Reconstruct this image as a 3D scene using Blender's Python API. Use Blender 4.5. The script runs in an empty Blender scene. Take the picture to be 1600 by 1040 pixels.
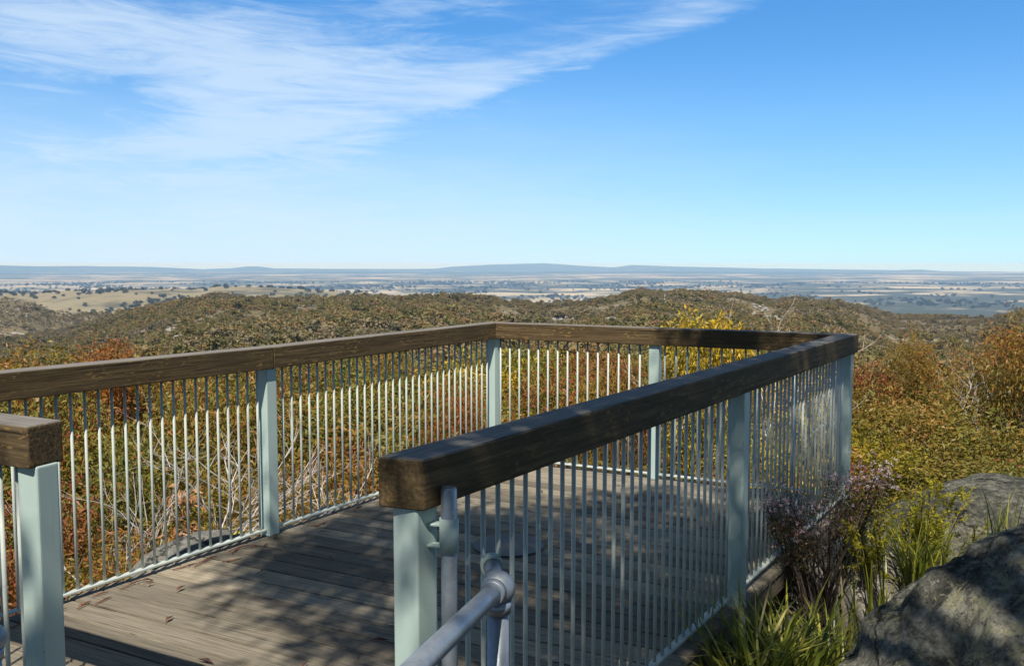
import bpy, bmesh, math, random
import numpy as np
from mathutils import Vector, Matrix
R = math.radians
S = bpy.context.scene
COL = S.collection
rng = np.random.default_rng(11)
random.seed(5)

# ------------------------------------------------------------------ camera, sky, sun, exposure
FPX, YH, EYE = 1400.0, 412.2, 1.556           # focal length and horizon row in photo pixels, eye height over the deck
PITCH = math.atan((520 - YH) / FPX)
cam = bpy.data.cameras.new('camera')
cam.sensor_width = 36.0
cam.lens = FPX / 1600 * 36.0
cam.clip_start, cam.clip_end = 0.05, 200000
co = bpy.data.objects.new('camera', cam)
co.location = (0, 0, EYE)
co.rotation_euler = (math.pi / 2 - PITCH, 0, 0)
COL.objects.link(co)
S.camera = co

SUN_DIR = Vector((-0.093, -0.576, 0.812)).normalized()      # towards the sun
sun_el = math.asin(SUN_DIR.z)
sun = bpy.data.lights.new('sun', 'SUN')
sun.energy = 5.0
sun.angle = R(0.53)
sun.color = (1.0, 0.925, 0.80)
so = bpy.data.objects.new('sun', sun)
so.rotation_euler = SUN_DIR.to_track_quat('Z', 'Y').to_euler()
so.location = (0, -4, 12)
COL.objects.link(so)

S.view_settings.view_transform = 'Standard'
S.view_settings.look = 'None'
S.view_settings.exposure = 0.42
S.view_settings.gamma = 1.0
S.view_settings.use_curve_mapping = False
S.cycles.max_bounces = 8
S.cycles.diffuse_bounces = 3
S.cycles.transmission_bounces = 3
S.cycles.transparent_max_bounces = 8
S.cycles.volume_bounces = 0
S.cycles.use_denoising = True
S.cycles.denoiser = 'OPENIMAGEDENOISE'
S.cycles.denoising_input_passes = 'RGB_ALBEDO_NORMAL'
S.cycles.denoising_prefilter = 'ACCURATE'


class NT:
    """small helper to write node trees"""
    def __init__(self, tree):
        self.t = tree
        tree.nodes.clear()

    def n(self, typ, **kw):
        nd = self.t.nodes.new(typ)
        for k, v in kw.items():
            if k == 'inp':
                for a, b in v.items():
                    self.set(nd, a, b)
            else:
                setattr(nd, k, v)
        return nd

    def set(self, nd, key, val):
        s = nd.inputs[key]
        if isinstance(val, bpy.types.NodeSocket):
            self.t.links.new(val, s)
        elif isinstance(val, bpy.types.Node):
            self.t.links.new(val.outputs[0], s)
        else:
            s.default_value = val

    def math(self, op, a, b=0.0, c=0.0, clamp=False):
        nd = self.t.nodes.new('ShaderNodeMath')
        nd.operation = op
        nd.use_clamp = clamp
        self.set(nd, 0, a); self.set(nd, 1, b); self.set(nd, 2, c)
        return nd.outputs[0]

    def rng(self, v, a, b, c=0.0, d=1.0, smooth=True):
        nd = self.t.nodes.new('ShaderNodeMapRange')
        nd.interpolation_type = 'SMOOTHSTEP' if smooth else 'LINEAR'
        for i, x in enumerate((v, a, b, c, d)):
            self.set(nd, i, x)
        return nd.outputs[0]

    def mix(self, f, a, b, blend='MIX'):
        nd = self.t.nodes.new('ShaderNodeMix')
        nd.data_type = 'RGBA'
        nd.blend_type = blend
        for s, v in ((nd.inputs[0], f), (nd.inputs[6], a), (nd.inputs[7], b)):
            if isinstance(v, bpy.types.NodeSocket):
                self.t.links.new(v, s)
            else:
                s.default_value = (*v, 1) if isinstance(v, tuple) and len(v) == 3 else v
        return nd.outputs[2]

    def noise(self, vec, scale, detail=4, rough=0.55, dist=0.0, out=0):
        nd = self.n('ShaderNodeTexNoise')
        if vec is not None:
            self.set(nd, 'Vector', vec)
        nd.inputs['Scale'].default_value = scale
        nd.inputs['Detail'].default_value = detail
        nd.inputs['Roughness'].default_value = rough
        nd.inputs['Distortion'].default_value = dist
        return nd.outputs[out]

    def mapping(self, vec, scale=(1, 1, 1), rot=(0, 0, 0), loc=(0, 0, 0)):
        nd = self.n('ShaderNodeMapping')
        self.set(nd, 'Vector', vec)
        nd.inputs['Scale'].default_value = scale
        nd.inputs['Rotation'].default_value = rot
        nd.inputs['Location'].default_value = loc
        return nd.outputs[0]

    def ramp(self, v, stops):
        nd = self.n('ShaderNodeValToRGB')
        self.set(nd, 0, v)
        el = nd.color_ramp.elements
        while len(el) < len(stops):
            el.new(0.5)
        for e, (p, c) in zip(el, stops):
            e.position = p
            e.color = (*c, 1)
        return nd.outputs[0]


W = bpy.data.worlds.new('World')
S.world = W
W.use_nodes = True
w = NT(W.node_tree)
sky = w.n('ShaderNodeTexSky')
sky.sky_type = 'NISHITA'
sky.sun_disc = False
sky.sun_elevation = sun_el
sky.sun_rotation = math.atan2(SUN_DIR.x, SUN_DIR.y)
sky.altitude = 900
sky.air_density = 0.9
sky.dust_density = 0.0
sky.ozone_density = 6.0
tc = w.n('ShaderNodeTexCoord')
sep = w.n('ShaderNodeSeparateXYZ', inp={0: tc.outputs['Generated']})
X, Y, Z = sep.outputs
w.set(sky, 'Vector', w.n('ShaderNodeCombineXYZ', inp={0: X, 1: Y, 2: w.math('MAXIMUM', Z, 0.006)}))
az = w.math('ARCTAN2', X, Y)                       # radians, right positive
el = w.math('ARCSINE', Z)
ae = w.n('ShaderNodeCombineXYZ', inp={0: az, 1: w.math('MULTIPLY', el, 2.9)}).outputs[0]
veil_n = w.noise(w.mapping(ae, (3.0, 4.2, 1), (0, 0, R(9)), (1.3, 2.2, 0)), 2.1, 6, 0.58, 0.5)
fib_a = w.noise(w.mapping(ae, (3.4, 8.2, 1), (0, 0, R(8)), (0.4, 3.7, 0)), 2.2, 10, 0.68, 1.3)
fib_b = w.noise(w.mapping(ae, (2.8, 10.0, 1), (0, 0, R(-33)), (2.2, 0.3, 0)), 2.0, 10, 0.68, 1.0)


def puff(a0, e0, ra, re, wt):
    """a soft patch of high cloud round one direction of the sky (radians)"""
    d1 = w.math('DIVIDE', w.math('SUBTRACT', az, a0), ra)
    d2 = w.math('DIVIDE', w.math('SUBTRACT', el, e0), re)
    q = w.math('ADD', w.math('MULTIPLY', d1, d1), w.math('MULTIPLY', d2, d2))
    return w.math('MULTIPLY', w.math('EXPONENT', w.math('MULTIPLY', q, -1.0)), wt)


m_ = puff(-0.45, 0.236, 0.12, 0.035, 0.62)
for q in ((-0.26, 0.215, 0.17, 0.055, 0.66), (-0.12, 0.190, 0.13, 0.035, 0.42), (-0.20, 0.132, 0.16, 0.026, 0.50), (-0.29, 0.165, 0.13, 0.05, 0.46), (-0.49, 0.110, 0.14, 0.035, 0.44),
          (-0.26, 0.095, 0.18, 0.035, 0.42), (-0.05, 0.285, 0.12, 0.02, 0.34), (-0.52, 0.19, 0.10, 0.05, 0.34), (-0.40, 0.075, 0.22, 0.03, 0.46), (-0.12, 0.060, 0.20, 0.025, 0.34), (-0.34, 0.125, 0.07, 0.012, 0.26), (-0.15, 0.155, 0.06, 0.008, 0.24), (0.02, 0.150, 0.05, 0.008, 0.22), (0.06, 0.075, 0.06, 0.006, 0.10), (-0.06, 0.11, 0.05, 0.012, 0.12)):
    m_ = w.math('ADD', m_, puff(*q))
# long band that climbs to the right, sharp on its lower side and feathered above
lin = w.math('SUBTRACT', el, w.math('ADD', 0.190, w.math('MULTIPLY', az, 0.285)))
lin = w.math('ADD', lin, w.math('MULTIPLY', w.math('SUBTRACT', veil_n, 0.5), 0.035))
band = w.math('MULTIPLY', w.rng(lin, -0.010, 0.012), w.rng(lin, 0.075, 0.0))
band = w.math('MULTIPLY', band, w.math('MULTIPLY', w.rng(az, -0.16, -0.02), w.rng(az, 0.36, 0.18)))
m_ = w.math('ADD', m_, w.math('MULTIPLY', band, 0.62))
fib = w.math('ADD', w.math('MULTIPLY', fib_a, w.math('SUBTRACT', 1.0, band)), w.math('MULTIPLY', fib_b, band))
dens = w.math('ADD', m_, w.math('ADD', w.math('MULTIPLY', w.math('SUBTRACT', fib, 0.5), 1.6), w.math('MULTIPLY', w.math('SUBTRACT', veil_n, 0.5), 0.9)))
cl = w.math('MULTIPLY', w.rng(dens, 0.04, 1.15), w.rng(m_, 0.02, 0.22))
cl = w.math('MULTIPLY', cl, 0.72)
tiny = w.math('MULTIPLY', puff(-0.364, 0.0765, 0.035, 0.0045, 1.0), w.rng(fib_a, 0.30, 0.5))
cl = w.math('MAXIMUM', cl, w.math('MULTIPLY', tiny, 0.7))
low = w.math('MULTIPLY', w.rng(el, 0.24, 0.0), w.rng(az, 0.42, -0.30, 0.16, 0.90))
cl = w.math('MAXIMUM', cl, w.math('MULTIPLY', low, w.math('ADD', 0.22, w.math('ADD', w.math('MULTIPLY', veil_n, 0.6), w.math('MULTIPLY', fib_a, 0.7)))))
cl = w.math('MULTIPLY', cl, w.rng(w.math('ABSOLUTE', az), 1.5, 0.9))
cl = w.math('MAXIMUM', cl, w.math('MULTIPLY', w.rng(w.math('MAXIMUM', w.math('MULTIPLY', el, 2.0), w.math('ABSOLUTE', az)), 0.8, 1.5), 0.10))   # unseen thin veil added over the rest of the dome to whiten ambient light
# paler, warmer air towards the horizon, deeper blue above; unseen dome dimmed, less blue, to cut ambient
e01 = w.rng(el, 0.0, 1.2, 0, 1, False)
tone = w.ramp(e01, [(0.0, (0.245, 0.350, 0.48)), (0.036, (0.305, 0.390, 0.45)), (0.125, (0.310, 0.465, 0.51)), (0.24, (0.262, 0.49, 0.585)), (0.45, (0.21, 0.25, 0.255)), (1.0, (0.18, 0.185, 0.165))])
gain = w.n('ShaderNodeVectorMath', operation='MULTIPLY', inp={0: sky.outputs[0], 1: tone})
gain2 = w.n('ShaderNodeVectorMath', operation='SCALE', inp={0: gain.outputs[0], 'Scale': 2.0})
SKYC = (4.8, 5.85, 6.95)
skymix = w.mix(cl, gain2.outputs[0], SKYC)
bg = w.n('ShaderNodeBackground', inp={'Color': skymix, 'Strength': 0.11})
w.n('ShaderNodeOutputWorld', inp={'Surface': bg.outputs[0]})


# ------------------------------------------------------------------ projection helpers (photo pixels, used for the terrain tables)
def bp(u, v, z=None, dist=None):
    a = (u - 800) / FPX
    b = -(v - 520) / FPX
    d = np.array([a, math.cos(PITCH) + b * math.sin(PITCH), -math.sin(PITCH) + b * math.cos(PITCH)])
    t = (z - EYE) / d[2] if z is not None else dist / d[1]
    return np.array([0, 0, EYE]) + d * t


# ------------------------------------------------------------------ object helpers
def tag(o, label=None, cat=None, group=None, kind=None):
    for k, v in (('label', label), ('category', cat), ('group', group), ('kind', kind)):
        if v:
            o[k] = v
    return o


def empty(name, loc=(0, 0, 0), rz=0.0):
    o = bpy.data.objects.new(name, None)
    o.empty_display_size = 0.1
    o.location = loc
    o.rotation_euler = (0, 0, rz)
    COL.objects.link(o)
    return o


def link(name, me, m=None, parent=None, loc=(0, 0, 0), rz=0.0):
    o = bpy.data.objects.new(name, me)
    o.location = loc
    o.rotation_euler = (0, 0, rz)
    if m is not None and not me.materials:
        me.materials.append(m)
    COL.objects.link(o)
    if parent is not None:
        o.parent = parent
    return o


def mesh_np(name, verts, faces, smooth=False, attrs=None):
    """verts (n,3) array, faces (m,k) int array with one k"""
    me = bpy.data.meshes.new(name)
    verts = np.asarray(verts, dtype=np.float32)
    faces = np.asarray(faces, dtype=np.int32)
    m, k = faces.shape
    me.vertices.add(len(verts))
    me.vertices.foreach_set('co', verts.ravel())
    me.loops.add(m * k)
    me.loops.foreach_set('vertex_index', faces.ravel())
    me.polygons.add(m)
    me.polygons.foreach_set('loop_start', np.arange(0, m * k, k, dtype=np.int32))
    me.polygons.foreach_set('loop_total', np.full(m, k, dtype=np.int32))
    if smooth:
        me.polygons.foreach_set('use_smooth', np.ones(m, dtype=bool))
    for nm, arr in (attrs or {}).items():
        a = me.attributes.new(nm, 'FLOAT', 'FACE' if len(arr) == m else 'POINT')
        a.data.foreach_set('value', np.asarray(arr, dtype=np.float32))
    me.update(calc_edges=True)
    me.validate()
    return me


class MB:
    """collects boxes, prisms and tubes into one mesh"""
    def __init__(self):
        self.bm = bmesh.new()

    def box(self, c, s, rot=None, bev=0.0, seg=2):
        tmp = bmesh.new()
        bmesh.ops.create_cube(tmp, size=1.0)
        bmesh.ops.scale(tmp, vec=s, verts=tmp.verts)
        if bev:
            bmesh.ops.bevel(tmp, geom=list(tmp.edges), offset=bev, segments=seg, profile=0.6, affect='EDGES')
        if rot is not None:
            bmesh.ops.transform(tmp, matrix=rot, verts=tmp.verts)
        bmesh.ops.translate(tmp, vec=c, verts=tmp.verts)
        self.join(tmp)
        return self

    def prism(self, foot, z0, z1, bev=0.0, seg=2):
        tmp = bmesh.new()
        a = [tmp.verts.new((x, y, z0)) for x, y in foot]
        b = [tmp.verts.new((x, y, z1)) for x, y in foot]
        n = len(foot)
        tmp.faces.new(a[::-1]); tmp.faces.new(b)
        for i in range(n):
            tmp.faces.new((a[i], a[(i + 1) % n], b[(i + 1) % n], b[i]))
        bmesh.ops.recalc_face_normals(tmp, faces=tmp.faces)
        if bev:
            bmesh.ops.bevel(tmp, geom=list(tmp.edges), offset=bev, segments=seg, profile=0.6, affect='EDGES')
        self.join(tmp)
        return self

    def tube(self, pts, rad, n=10, caps=True):
        pts = [Vector(p) for p in pts]
        rads = rad if isinstance(rad, (list, tuple)) else [rad] * len(pts)
        rings = []
        up = None
        for i, p in enumerate(pts):
            t = (pts[min(i + 1, len(pts) - 1)] - pts[max(i - 1, 0)]).normalized()
            if up is None:
                up = t.orthogonal().normalized()
            up = (up - t * up.dot(t)).normalized()
            sd = t.cross(up)
            rings.append([self.bm.verts.new(p + (up * math.cos(2 * math.pi * k / n) + sd * math.sin(2 * math.pi * k / n)) * rads[i]) for k in range(n)])
        for a, b in zip(rings, rings[1:]):
            for k in range(n):
                f = self.bm.faces.new((a[k], a[(k + 1) % n], b[(k + 1) % n], b[k]))
                f.smooth = n > 5
        if caps and n > 2:
            self.bm.faces.new(rings[0][::-1]); self.bm.faces.new(rings[-1])
        return self

    def ball(self, c, r, u=24, v=14):
        tmp = bmesh.new()
        bmesh.ops.create_uvsphere(tmp, u_segments=u, v_segments=v, radius=r)
        for f in tmp.faces:
            f.smooth = True
        bmesh.ops.translate(tmp, vec=c, verts=tmp.verts)
        self.join(tmp)
        return self

    def join(self, tmp):
        me = bpy.data.meshes.new('tmp')
        tmp.to_mesh(me)
        tmp.free()
        self.bm.from_mesh(me)
        bpy.data.meshes.remove(me)

    def build(self, name, m=None, parent=None, loc=(0, 0, 0), rz=0.0):
        me = bpy.data.meshes.new(name)
        self.bm.normal_update()
        self.bm.to_mesh(me)
        self.bm.free()
        return link(name, me, m, parent, loc, rz)


# ------------------------------------------------------------------ materials
def mat(name):
    m = bpy.data.materials.new(name)
    m.use_nodes = True
    return m, NT(m.node_tree)


def finish(t, bsdf):
    t.n('ShaderNodeOutputMaterial', inp={'Surface': bsdf})


def bump(t, h, strength, dist):
    b = t.n('ShaderNodeBump', inp={'Height': h, 'Strength': strength, 'Distance': dist})
    return b.outputs[0]


def timber_material():
    m, t = mat('weathered_rail_timber')
    tcn = t.n('ShaderNodeTexCoord')
    o = tcn.outputs['Object']
    grain = t.noise(t.mapping(o, (1.2, 26, 26)), 3.0, 6, 0.6, 0.3)
    blot = t.noise(t.mapping(o, (1.5, 5, 5)), 2.2, 5, 0.6)
    base = t.ramp(grain, [(0.25, (0.040, 0.027, 0.013)), (0.5, (0.088, 0.060, 0.029)), (0.75, (0.165, 0.115, 0.058))])
    base = t.mix(t.rng(blot, 0.45, 0.75, 0, 0.55), base, (0.040, 0.032, 0.014))
    speck = t.noise(t.mapping(o, (26, 70, 70)), 1.0, 3, 0.6)
    area = t.noise(o, 2.4, 3, 0.5)
    split = t.rng(t.noise(t.mapping(o, (0.9, 55, 55)), 2.0, 4, 0.55, 0.15), 0.645, 0.685)
    lich = t.math('MULTIPLY', t.rng(speck, 0.58, 0.66), t.rng(area, 0.40, 0.60))
    base = t.mix(t.math('MULTIPLY', lich, 0.6), base, (0.30, 0.19, 0.06))
    # the upper face is bleached silver grey by the weather
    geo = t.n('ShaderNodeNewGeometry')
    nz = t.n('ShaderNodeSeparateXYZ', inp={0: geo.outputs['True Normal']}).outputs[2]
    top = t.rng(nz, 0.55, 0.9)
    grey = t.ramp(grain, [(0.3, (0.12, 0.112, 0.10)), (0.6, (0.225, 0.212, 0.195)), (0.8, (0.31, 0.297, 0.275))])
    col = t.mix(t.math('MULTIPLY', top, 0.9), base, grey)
    col = t.mix(t.math('MULTIPLY', split, 0.85), col, (0.012, 0.009, 0.006))
    p = t.n('ShaderNodeBsdfPrincipled', inp={'Base Color': col, 'Roughness': 0.8, 'Specular IOR Level': 0.25,
            'Normal': bump(t, t.math('ADD', grain, t.math('MULTIPLY', speck, 0.3)), 0.5, 0.006)})
    finish(t, p.outputs[0])
    return m


def paint_material():
    m, t = mat('pale_green_paint')
    o = t.n('ShaderNodeTexCoord').outputs['Object']
    n1 = t.noise(o, 5, 5, 0.6)
    n2 = t.noise(o, 120, 3, 0.6)
    col = t.mix(n1, (0.355, 0.465, 0.435), (0.435, 0.535, 0.500))
    col = t.mix(t.rng(n2, 0.69, 0.78, 0, 0.4), col, (0.22, 0.23, 0.19))
    run = t.noise(t.mapping(o, (26, 26, 1.6)), 1.0, 5, 0.65)
    col = t.mix(t.rng(run, 0.58, 0.74, 0, 0.38), col, (0.24, 0.25, 0.20))
    chip = t.noise(o, 38, 5, 0.7)
    col = t.mix(t.rng(chip, 0.69, 0.72, 0, 0.8), col, (0.16, 0.10, 0.065))
    p = t.n('ShaderNodeBsdfPrincipled', inp={'Base Color': col, 'Roughness': t.rng(n1, 0.3, 0.7, 0.38, 0.55), 'Specular IOR Level': 0.4,
            'Normal': bump(t, n2, 0.12, 0.002)})
    finish(t, p.outputs[0])
    return m


def bar_material():
    m, t = mat('chalky_bar_paint')
    o = t.n('ShaderNodeTexCoord').outputs['Object']
    n1 = t.noise(o, 14, 4, 0.6)
    n2 = t.noise(o, 90, 3, 0.6)
    col = t.mix(n1, (0.40, 0.45, 0.41), (0.52, 0.56, 0.515))
    col = t.mix(t.rng(n2, 0.62, 0.74, 0, 0.5), col, (0.26, 0.26, 0.23))
    p = t.n('ShaderNodeBsdfPrincipled', inp={'Base Color': col, 'Roughness': 0.5, 'Specular IOR Level': 0.4})
    finish(t, p.outputs[0])
    return m


def galv_material():
    m, t = mat('galvanised_steel')
    o = t.n('ShaderNodeTexCoord').outputs['Object']
    v = t.n('ShaderNodeTexVoronoi', inp={'Vector': o, 'Scale': 70.0})
    n1 = t.noise(o, 14, 5, 0.65)
    col = t.mix(t.math('MULTIPLY', v.outputs['Color'], 0.5), (0.27, 0.31, 0.355), (0.40, 0.44, 0.485))
    col = t.mix(t.rng(n1, 0.55, 0.8, 0, 0.45), col, (0.50, 0.51, 0.50))
    col = t.mix(t.rng(t.noise(o, 60, 4, 0.7), 0.64, 0.74, 0, 0.6), col, (0.14, 0.13, 0.12))
    p = t.n('ShaderNodeBsdfPrincipled', inp={'Base Color': col, 'Metallic': 0.55, 'Roughness': t.rng(n1, 0.3, 0.7, 0.34, 0.55),
            'Normal': bump(t, n1, 0.15, 0.003)})
    finish(t, p.outputs[0])
    return m


def board_material():
    m, t = mat('weathered_deck_boards')
    o = t.n('ShaderNodeTexCoord').outputs['Object']
    a = t.n('ShaderNodeAttribute', attribute_name='board').outputs['Fac']
    off = t.n('ShaderNodeCombineXYZ', inp={0: t.math('MULTIPLY', a, 37.0), 2: t.math('MULTIPLY', a, 11.0)})
    v = t.n('ShaderNodeVectorMath', operation='ADD', inp={0: o, 1: off.outputs[0]}).outputs[0]
    grain = t.noise(t.mapping(v, (1.3, 42, 8)), 2.6, 7, 0.65, 0.35)
    patch = t.noise(t.mapping(v, (1.0, 2.4, 1)), 1.5, 5, 0.6)
    col = t.ramp(grain, [(0.28, (0.060, 0.053, 0.044)), (0.42, (0.215, 0.188, 0.145)), (0.62, (0.32, 0.285, 0.222)), (0.8, (0.46, 0.412, 0.325))])
    col = t.mix(1.0, col, t.ramp(a, [(0.0, (0.56, 0.55, 0.54)), (0.5, (0.9, 0.89, 0.87)), (1.0, (1.22, 1.19, 1.14))]), 'MULTIPLY')
    col = t.mix(t.rng(patch, 0.5, 0.75, 0, 0.5), col, (0.12, 0.10, 0.078))
    crack = t.noise(t.mapping(v, (1.6, 90, 8)), 2.0, 3, 0.5, 0.2)
    col = t.mix(t.rng(crack, 0.64, 0.70, 0, 0.75), col, (0.02, 0.017, 0.012))
    p = t.n('ShaderNodeBsdfPrincipled', inp={'Base Color': col, 'Roughness': 0.85, 'Specular IOR Level': 0.2,
            'Normal': bump(t, grain, 0.7, 0.006)})
    finish(t, p.outputs[0])
    return m


def rock_material(name, dark, mid, pale, lichen, sc=1.0, cover=0.5):
    m, t = mat(name)
    o = t.n('ShaderNodeTexCoord').outputs['Object']
    n1 = t.noise(o, 2.6 * sc, 7, 0.66, 0.4)
    n2 = t.noise(o, 15 * sc, 7, 0.74)
    n3 = t.noise(o, 42 * sc, 5, 0.75)
    n4 = t.noise(t.mapping(o, (1, 1, 1), (0.4, 0.2, 0.7), (5, 2, 1)), 8.5 * sc, 8, 0.74, 0.8)
    vo = t.n('ShaderNodeTexVoronoi', feature='DISTANCE_TO_EDGE', inp={'Vector': t.n('ShaderNodeVectorMath', operation='ADD', inp={0: o, 1: t.n('ShaderNodeCombineXYZ', inp={0: t.math('MULTIPLY', n2, 0.25), 1: t.math('MULTIPLY', n1, 0.5)}).outputs[0]}).outputs[0], 'Scale': 0.9 * sc})
    col = t.ramp(n2, [(0.34, dark), (0.50, mid), (0.68, pale)])
    col = t.mix(t.rng(n1, 0.48, 0.62, 0, 0.72), col, dark)
    col = t.mix(t.math('MULTIPLY', t.rng(n4, 0.545, 0.575), cover), col, lichen)
    col = t.mix(t.rng(n3, 0.58, 0.66, 0, 0.65), col, pale)
    col = t.mix(t.rng(n3, 0.43, 0.34, 0, 0.75), col, (dark[0] * 0.5, dark[1] * 0.5, dark[2] * 0.5))
    crack = t.rng(vo.outputs['Distance'], 0.012, 0.0)
    col = t.mix(t.math('MULTIPLY', crack, 0.7), col, (0.012, 0.011, 0.010))
    h = t.math('SUBTRACT', t.math('ADD', t.math('MULTIPLY', n2, 0.8), t.math('MULTIPLY', n3, 0.30)), t.math('MULTIPLY', crack, 0.5))
    p = t.n('ShaderNodeBsdfPrincipled', inp={'Base Color': col, 'Roughness': 0.92, 'Specular IOR Level': 0.15,
            'Normal': bump(t, h, 1.0, 0.05)})
    finish(t, p.outputs[0])
    return m


def leaf_material(name, stops, trans=0.28, vary=0.16, rough=0.5):
    m, t = mat(name)
    a = t.n('ShaderNodeAttribute', attribute_name='tint').outputs['Fac']
    r = t.n('ShaderNodeObjectInfo').outputs['Random']
    v = t.math('ADD', a, t.math('MULTIPLY', t.math('SUBTRACT', r, 0.5), vary * 2), clamp=True)
    col = t.ramp(v, stops)
    p = t.n('ShaderNodeBsdfPrincipled', inp={'Base Color': col, 'Roughness': rough, 'Specular IOR Level': 0.35})
    tr = t.n('ShaderNodeBsdfTranslucent', inp={'Color': col})
    mx = t.n('ShaderNodeMixShader', inp={0: trans, 1: p.outputs[0], 2: tr.outputs[0]})
    finish(t, mx.outputs[0])
    return m


def bark_material(name, a, b):
    m, t = mat(name)
    o = t.n('ShaderNodeTexCoord').outputs['Object']
    n1 = t.noise(t.mapping(o, (3, 3, 0.7)), 4, 5, 0.65)
    p = t.n('ShaderNodeBsdfPrincipled', inp={'Base Color': t.mix(t.rng(n1, 0.35, 0.65), a, b), 'Roughness': 0.85})
    finish(t, p.outputs[0])
    return m


M = {}
M['timber'] = timber_material()
M['paint'] = paint_material()
M['bars'] = bar_material()
M['galv'] = galv_material()
M['boards'] = board_material()
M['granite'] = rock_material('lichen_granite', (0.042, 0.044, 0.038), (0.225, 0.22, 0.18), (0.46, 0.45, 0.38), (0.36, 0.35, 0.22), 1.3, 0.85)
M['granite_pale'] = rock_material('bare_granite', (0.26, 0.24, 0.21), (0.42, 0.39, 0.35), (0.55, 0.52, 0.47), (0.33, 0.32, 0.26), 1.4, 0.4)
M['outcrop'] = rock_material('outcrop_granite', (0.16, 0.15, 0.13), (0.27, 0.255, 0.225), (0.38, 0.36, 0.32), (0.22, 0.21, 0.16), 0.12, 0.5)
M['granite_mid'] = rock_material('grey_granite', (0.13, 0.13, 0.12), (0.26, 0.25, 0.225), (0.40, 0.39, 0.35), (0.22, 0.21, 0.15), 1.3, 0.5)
M['olive'] = leaf_material('olive_leaves', [(0.0, (0.045, 0.060, 0.012)), (0.35, (0.125, 0.135, 0.022)), (0.65, (0.225, 0.190, 0.032)), (0.85, (0.30, 0.185, 0.036)), (1.0, (0.32, 0.125, 0.036))])
M['rust'] = leaf_material('rust_leaves', [(0.0, (0.065, 0.068, 0.014)), (0.30, (0.175, 0.150, 0.026)), (0.60, (0.290, 0.190, 0.034)), (0.85, (0.34, 0.140, 0.032)), (1.0, (0.28, 0.080, 0.032))])
M['red'] = leaf_material('red_brown_leaves', [(0.0, (0.080, 0.062, 0.016)), (0.35, (0.22, 0.125, 0.028)), (0.7, (0.28, 0.088, 0.032)), (1.0, (0.26, 0.055, 0.036))])
M['golden'] = leaf_material('golden_green_leaves', [(0.0, (0.080, 0.088, 0.010)), (0.4, (0.230, 0.205, 0.018)), (0.75, (0.52, 0.37, 0.025)), (1.0, (0.60, 0.31, 0.030))])
M['dry'] = leaf_material('dry_orange_leaves', [(0.0, (0.25, 0.11, 0.04)), (0.5, (0.45, 0.23, 0.10)), (1.0, (0.60, 0.38, 0.20))])
M['orange'] = leaf_material('burnt_orange_leaves', [(0.0, (0.14, 0.045, 0.010)), (0.5, (0.30, 0.095, 0.014)), (1.0, (0.40, 0.15, 0.02))])
M['forest'] = leaf_material('hillside_crowns', [(0.0, (0.105, 0.102, 0.036)), (0.4, (0.200, 0.172, 0.060)), (0.7, (0.270, 0.205, 0.078)), (1.0, (0.280, 0.165, 0.085))], 0.25, 0.42, 0.7)
M['hazedgum'] = leaf_material('hazed_crowns', [(0.0, (0.115, 0.105, 0.052)), (0.5, (0.210, 0.175, 0.090)), (1.0, (0.280, 0.205, 0.115))], 0.25, 0.40, 0.7)  # grey of distance haze put into the leaf colour of farther crowns
M['farwood'] = leaf_material('plain_trees', [(0.0, (0.032, 0.040, 0.018)), (1.0, (0.070, 0.072, 0.035))], 0.1, 0.3, 0.8)
M['shade_leaf'] = leaf_material('gum_leaves', [(0.0, (0.035, 0.050, 0.016)), (1.0, (0.090, 0.110, 0.040))], 0.15)
M['feathery'] = leaf_material('feathery_leaves', [(0.0, (0.15, 0.16, 0.014)), (0.5, (0.34, 0.32, 0.022)), (1.0, (0.56, 0.46, 0.03))], 0.4)
M['strap'] = leaf_material('strap_leaves', [(0.0, (0.055, 0.085, 0.014)), (0.45, (0.20, 0.23, 0.030)), (0.8, (0.40, 0.37, 0.055)), (1.0, (0.56, 0.46, 0.24))], 0.4, 0.12, 0.4)
M['heath_leaf'] = leaf_material('heath_leaves', [(0.0, (0.030, 0.036, 0.014)), (0.6, (0.085, 0.085, 0.028)), (1.0, (0.15, 0.055, 0.035))], 0.15)
M['flower'] = leaf_material('mauve_flowers', [(0.0, (0.24, 0.09, 0.10)), (0.45, (0.48, 0.32, 0.35)), (1.0, (0.80, 0.70, 0.72))], 0.25)
M['stem'] = bark_material('shrub_stems', (0.07, 0.05, 0.035), (0.20, 0.16, 0.125))
M['dead'] = bark_material('bleached_wood', (0.34, 0.30, 0.27), (0.60, 0.56, 0.52))
M['bark'] = bark_material('gum_bark', (0.20, 0.16, 0.12), (0.46, 0.42, 0.36))
M['darkstem'] = bark_material('dark_stems', (0.035, 0.026, 0.020), (0.09, 0.065, 0.05))
M['litter'] = bark_material('red_brown_bark', (0.085, 0.035, 0.022), (0.22, 0.10, 0.06))
M['dry_leaf'] = bark_material('dry_tan_leaf', (0.24, 0.17, 0.10), (0.40, 0.31, 0.20))
M['yellow_leaf'] = bark_material('yellow_leaf', (0.36, 0.28, 0.02), (0.52, 0.44, 0.06))


def ground_material():
    m, t = mat('leaf_litter_soil')
    o = t.n('ShaderNodeTexCoord').outputs['Object']
    n1 = t.noise(o, 1.5, 5, 0.6)
    n2 = t.noise(o, 30, 5, 0.7)
    col = t.ramp(n2, [(0.3, (0.03, 0.022, 0.014)), (0.55, (0.10, 0.075, 0.045)), (0.75, (0.22, 0.18, 0.12))])
    col = t.mix(t.rng(n1, 0.4, 0.65, 0, 0.5), col, (0.06, 0.05, 0.025))
    p = t.n('ShaderNodeBsdfPrincipled', inp={'Base Color': col, 'Roughness': 0.95, 'Normal': bump(t, n2, 0.8, 0.03)})
    finish(t, p.outputs[0])
    return m


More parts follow.
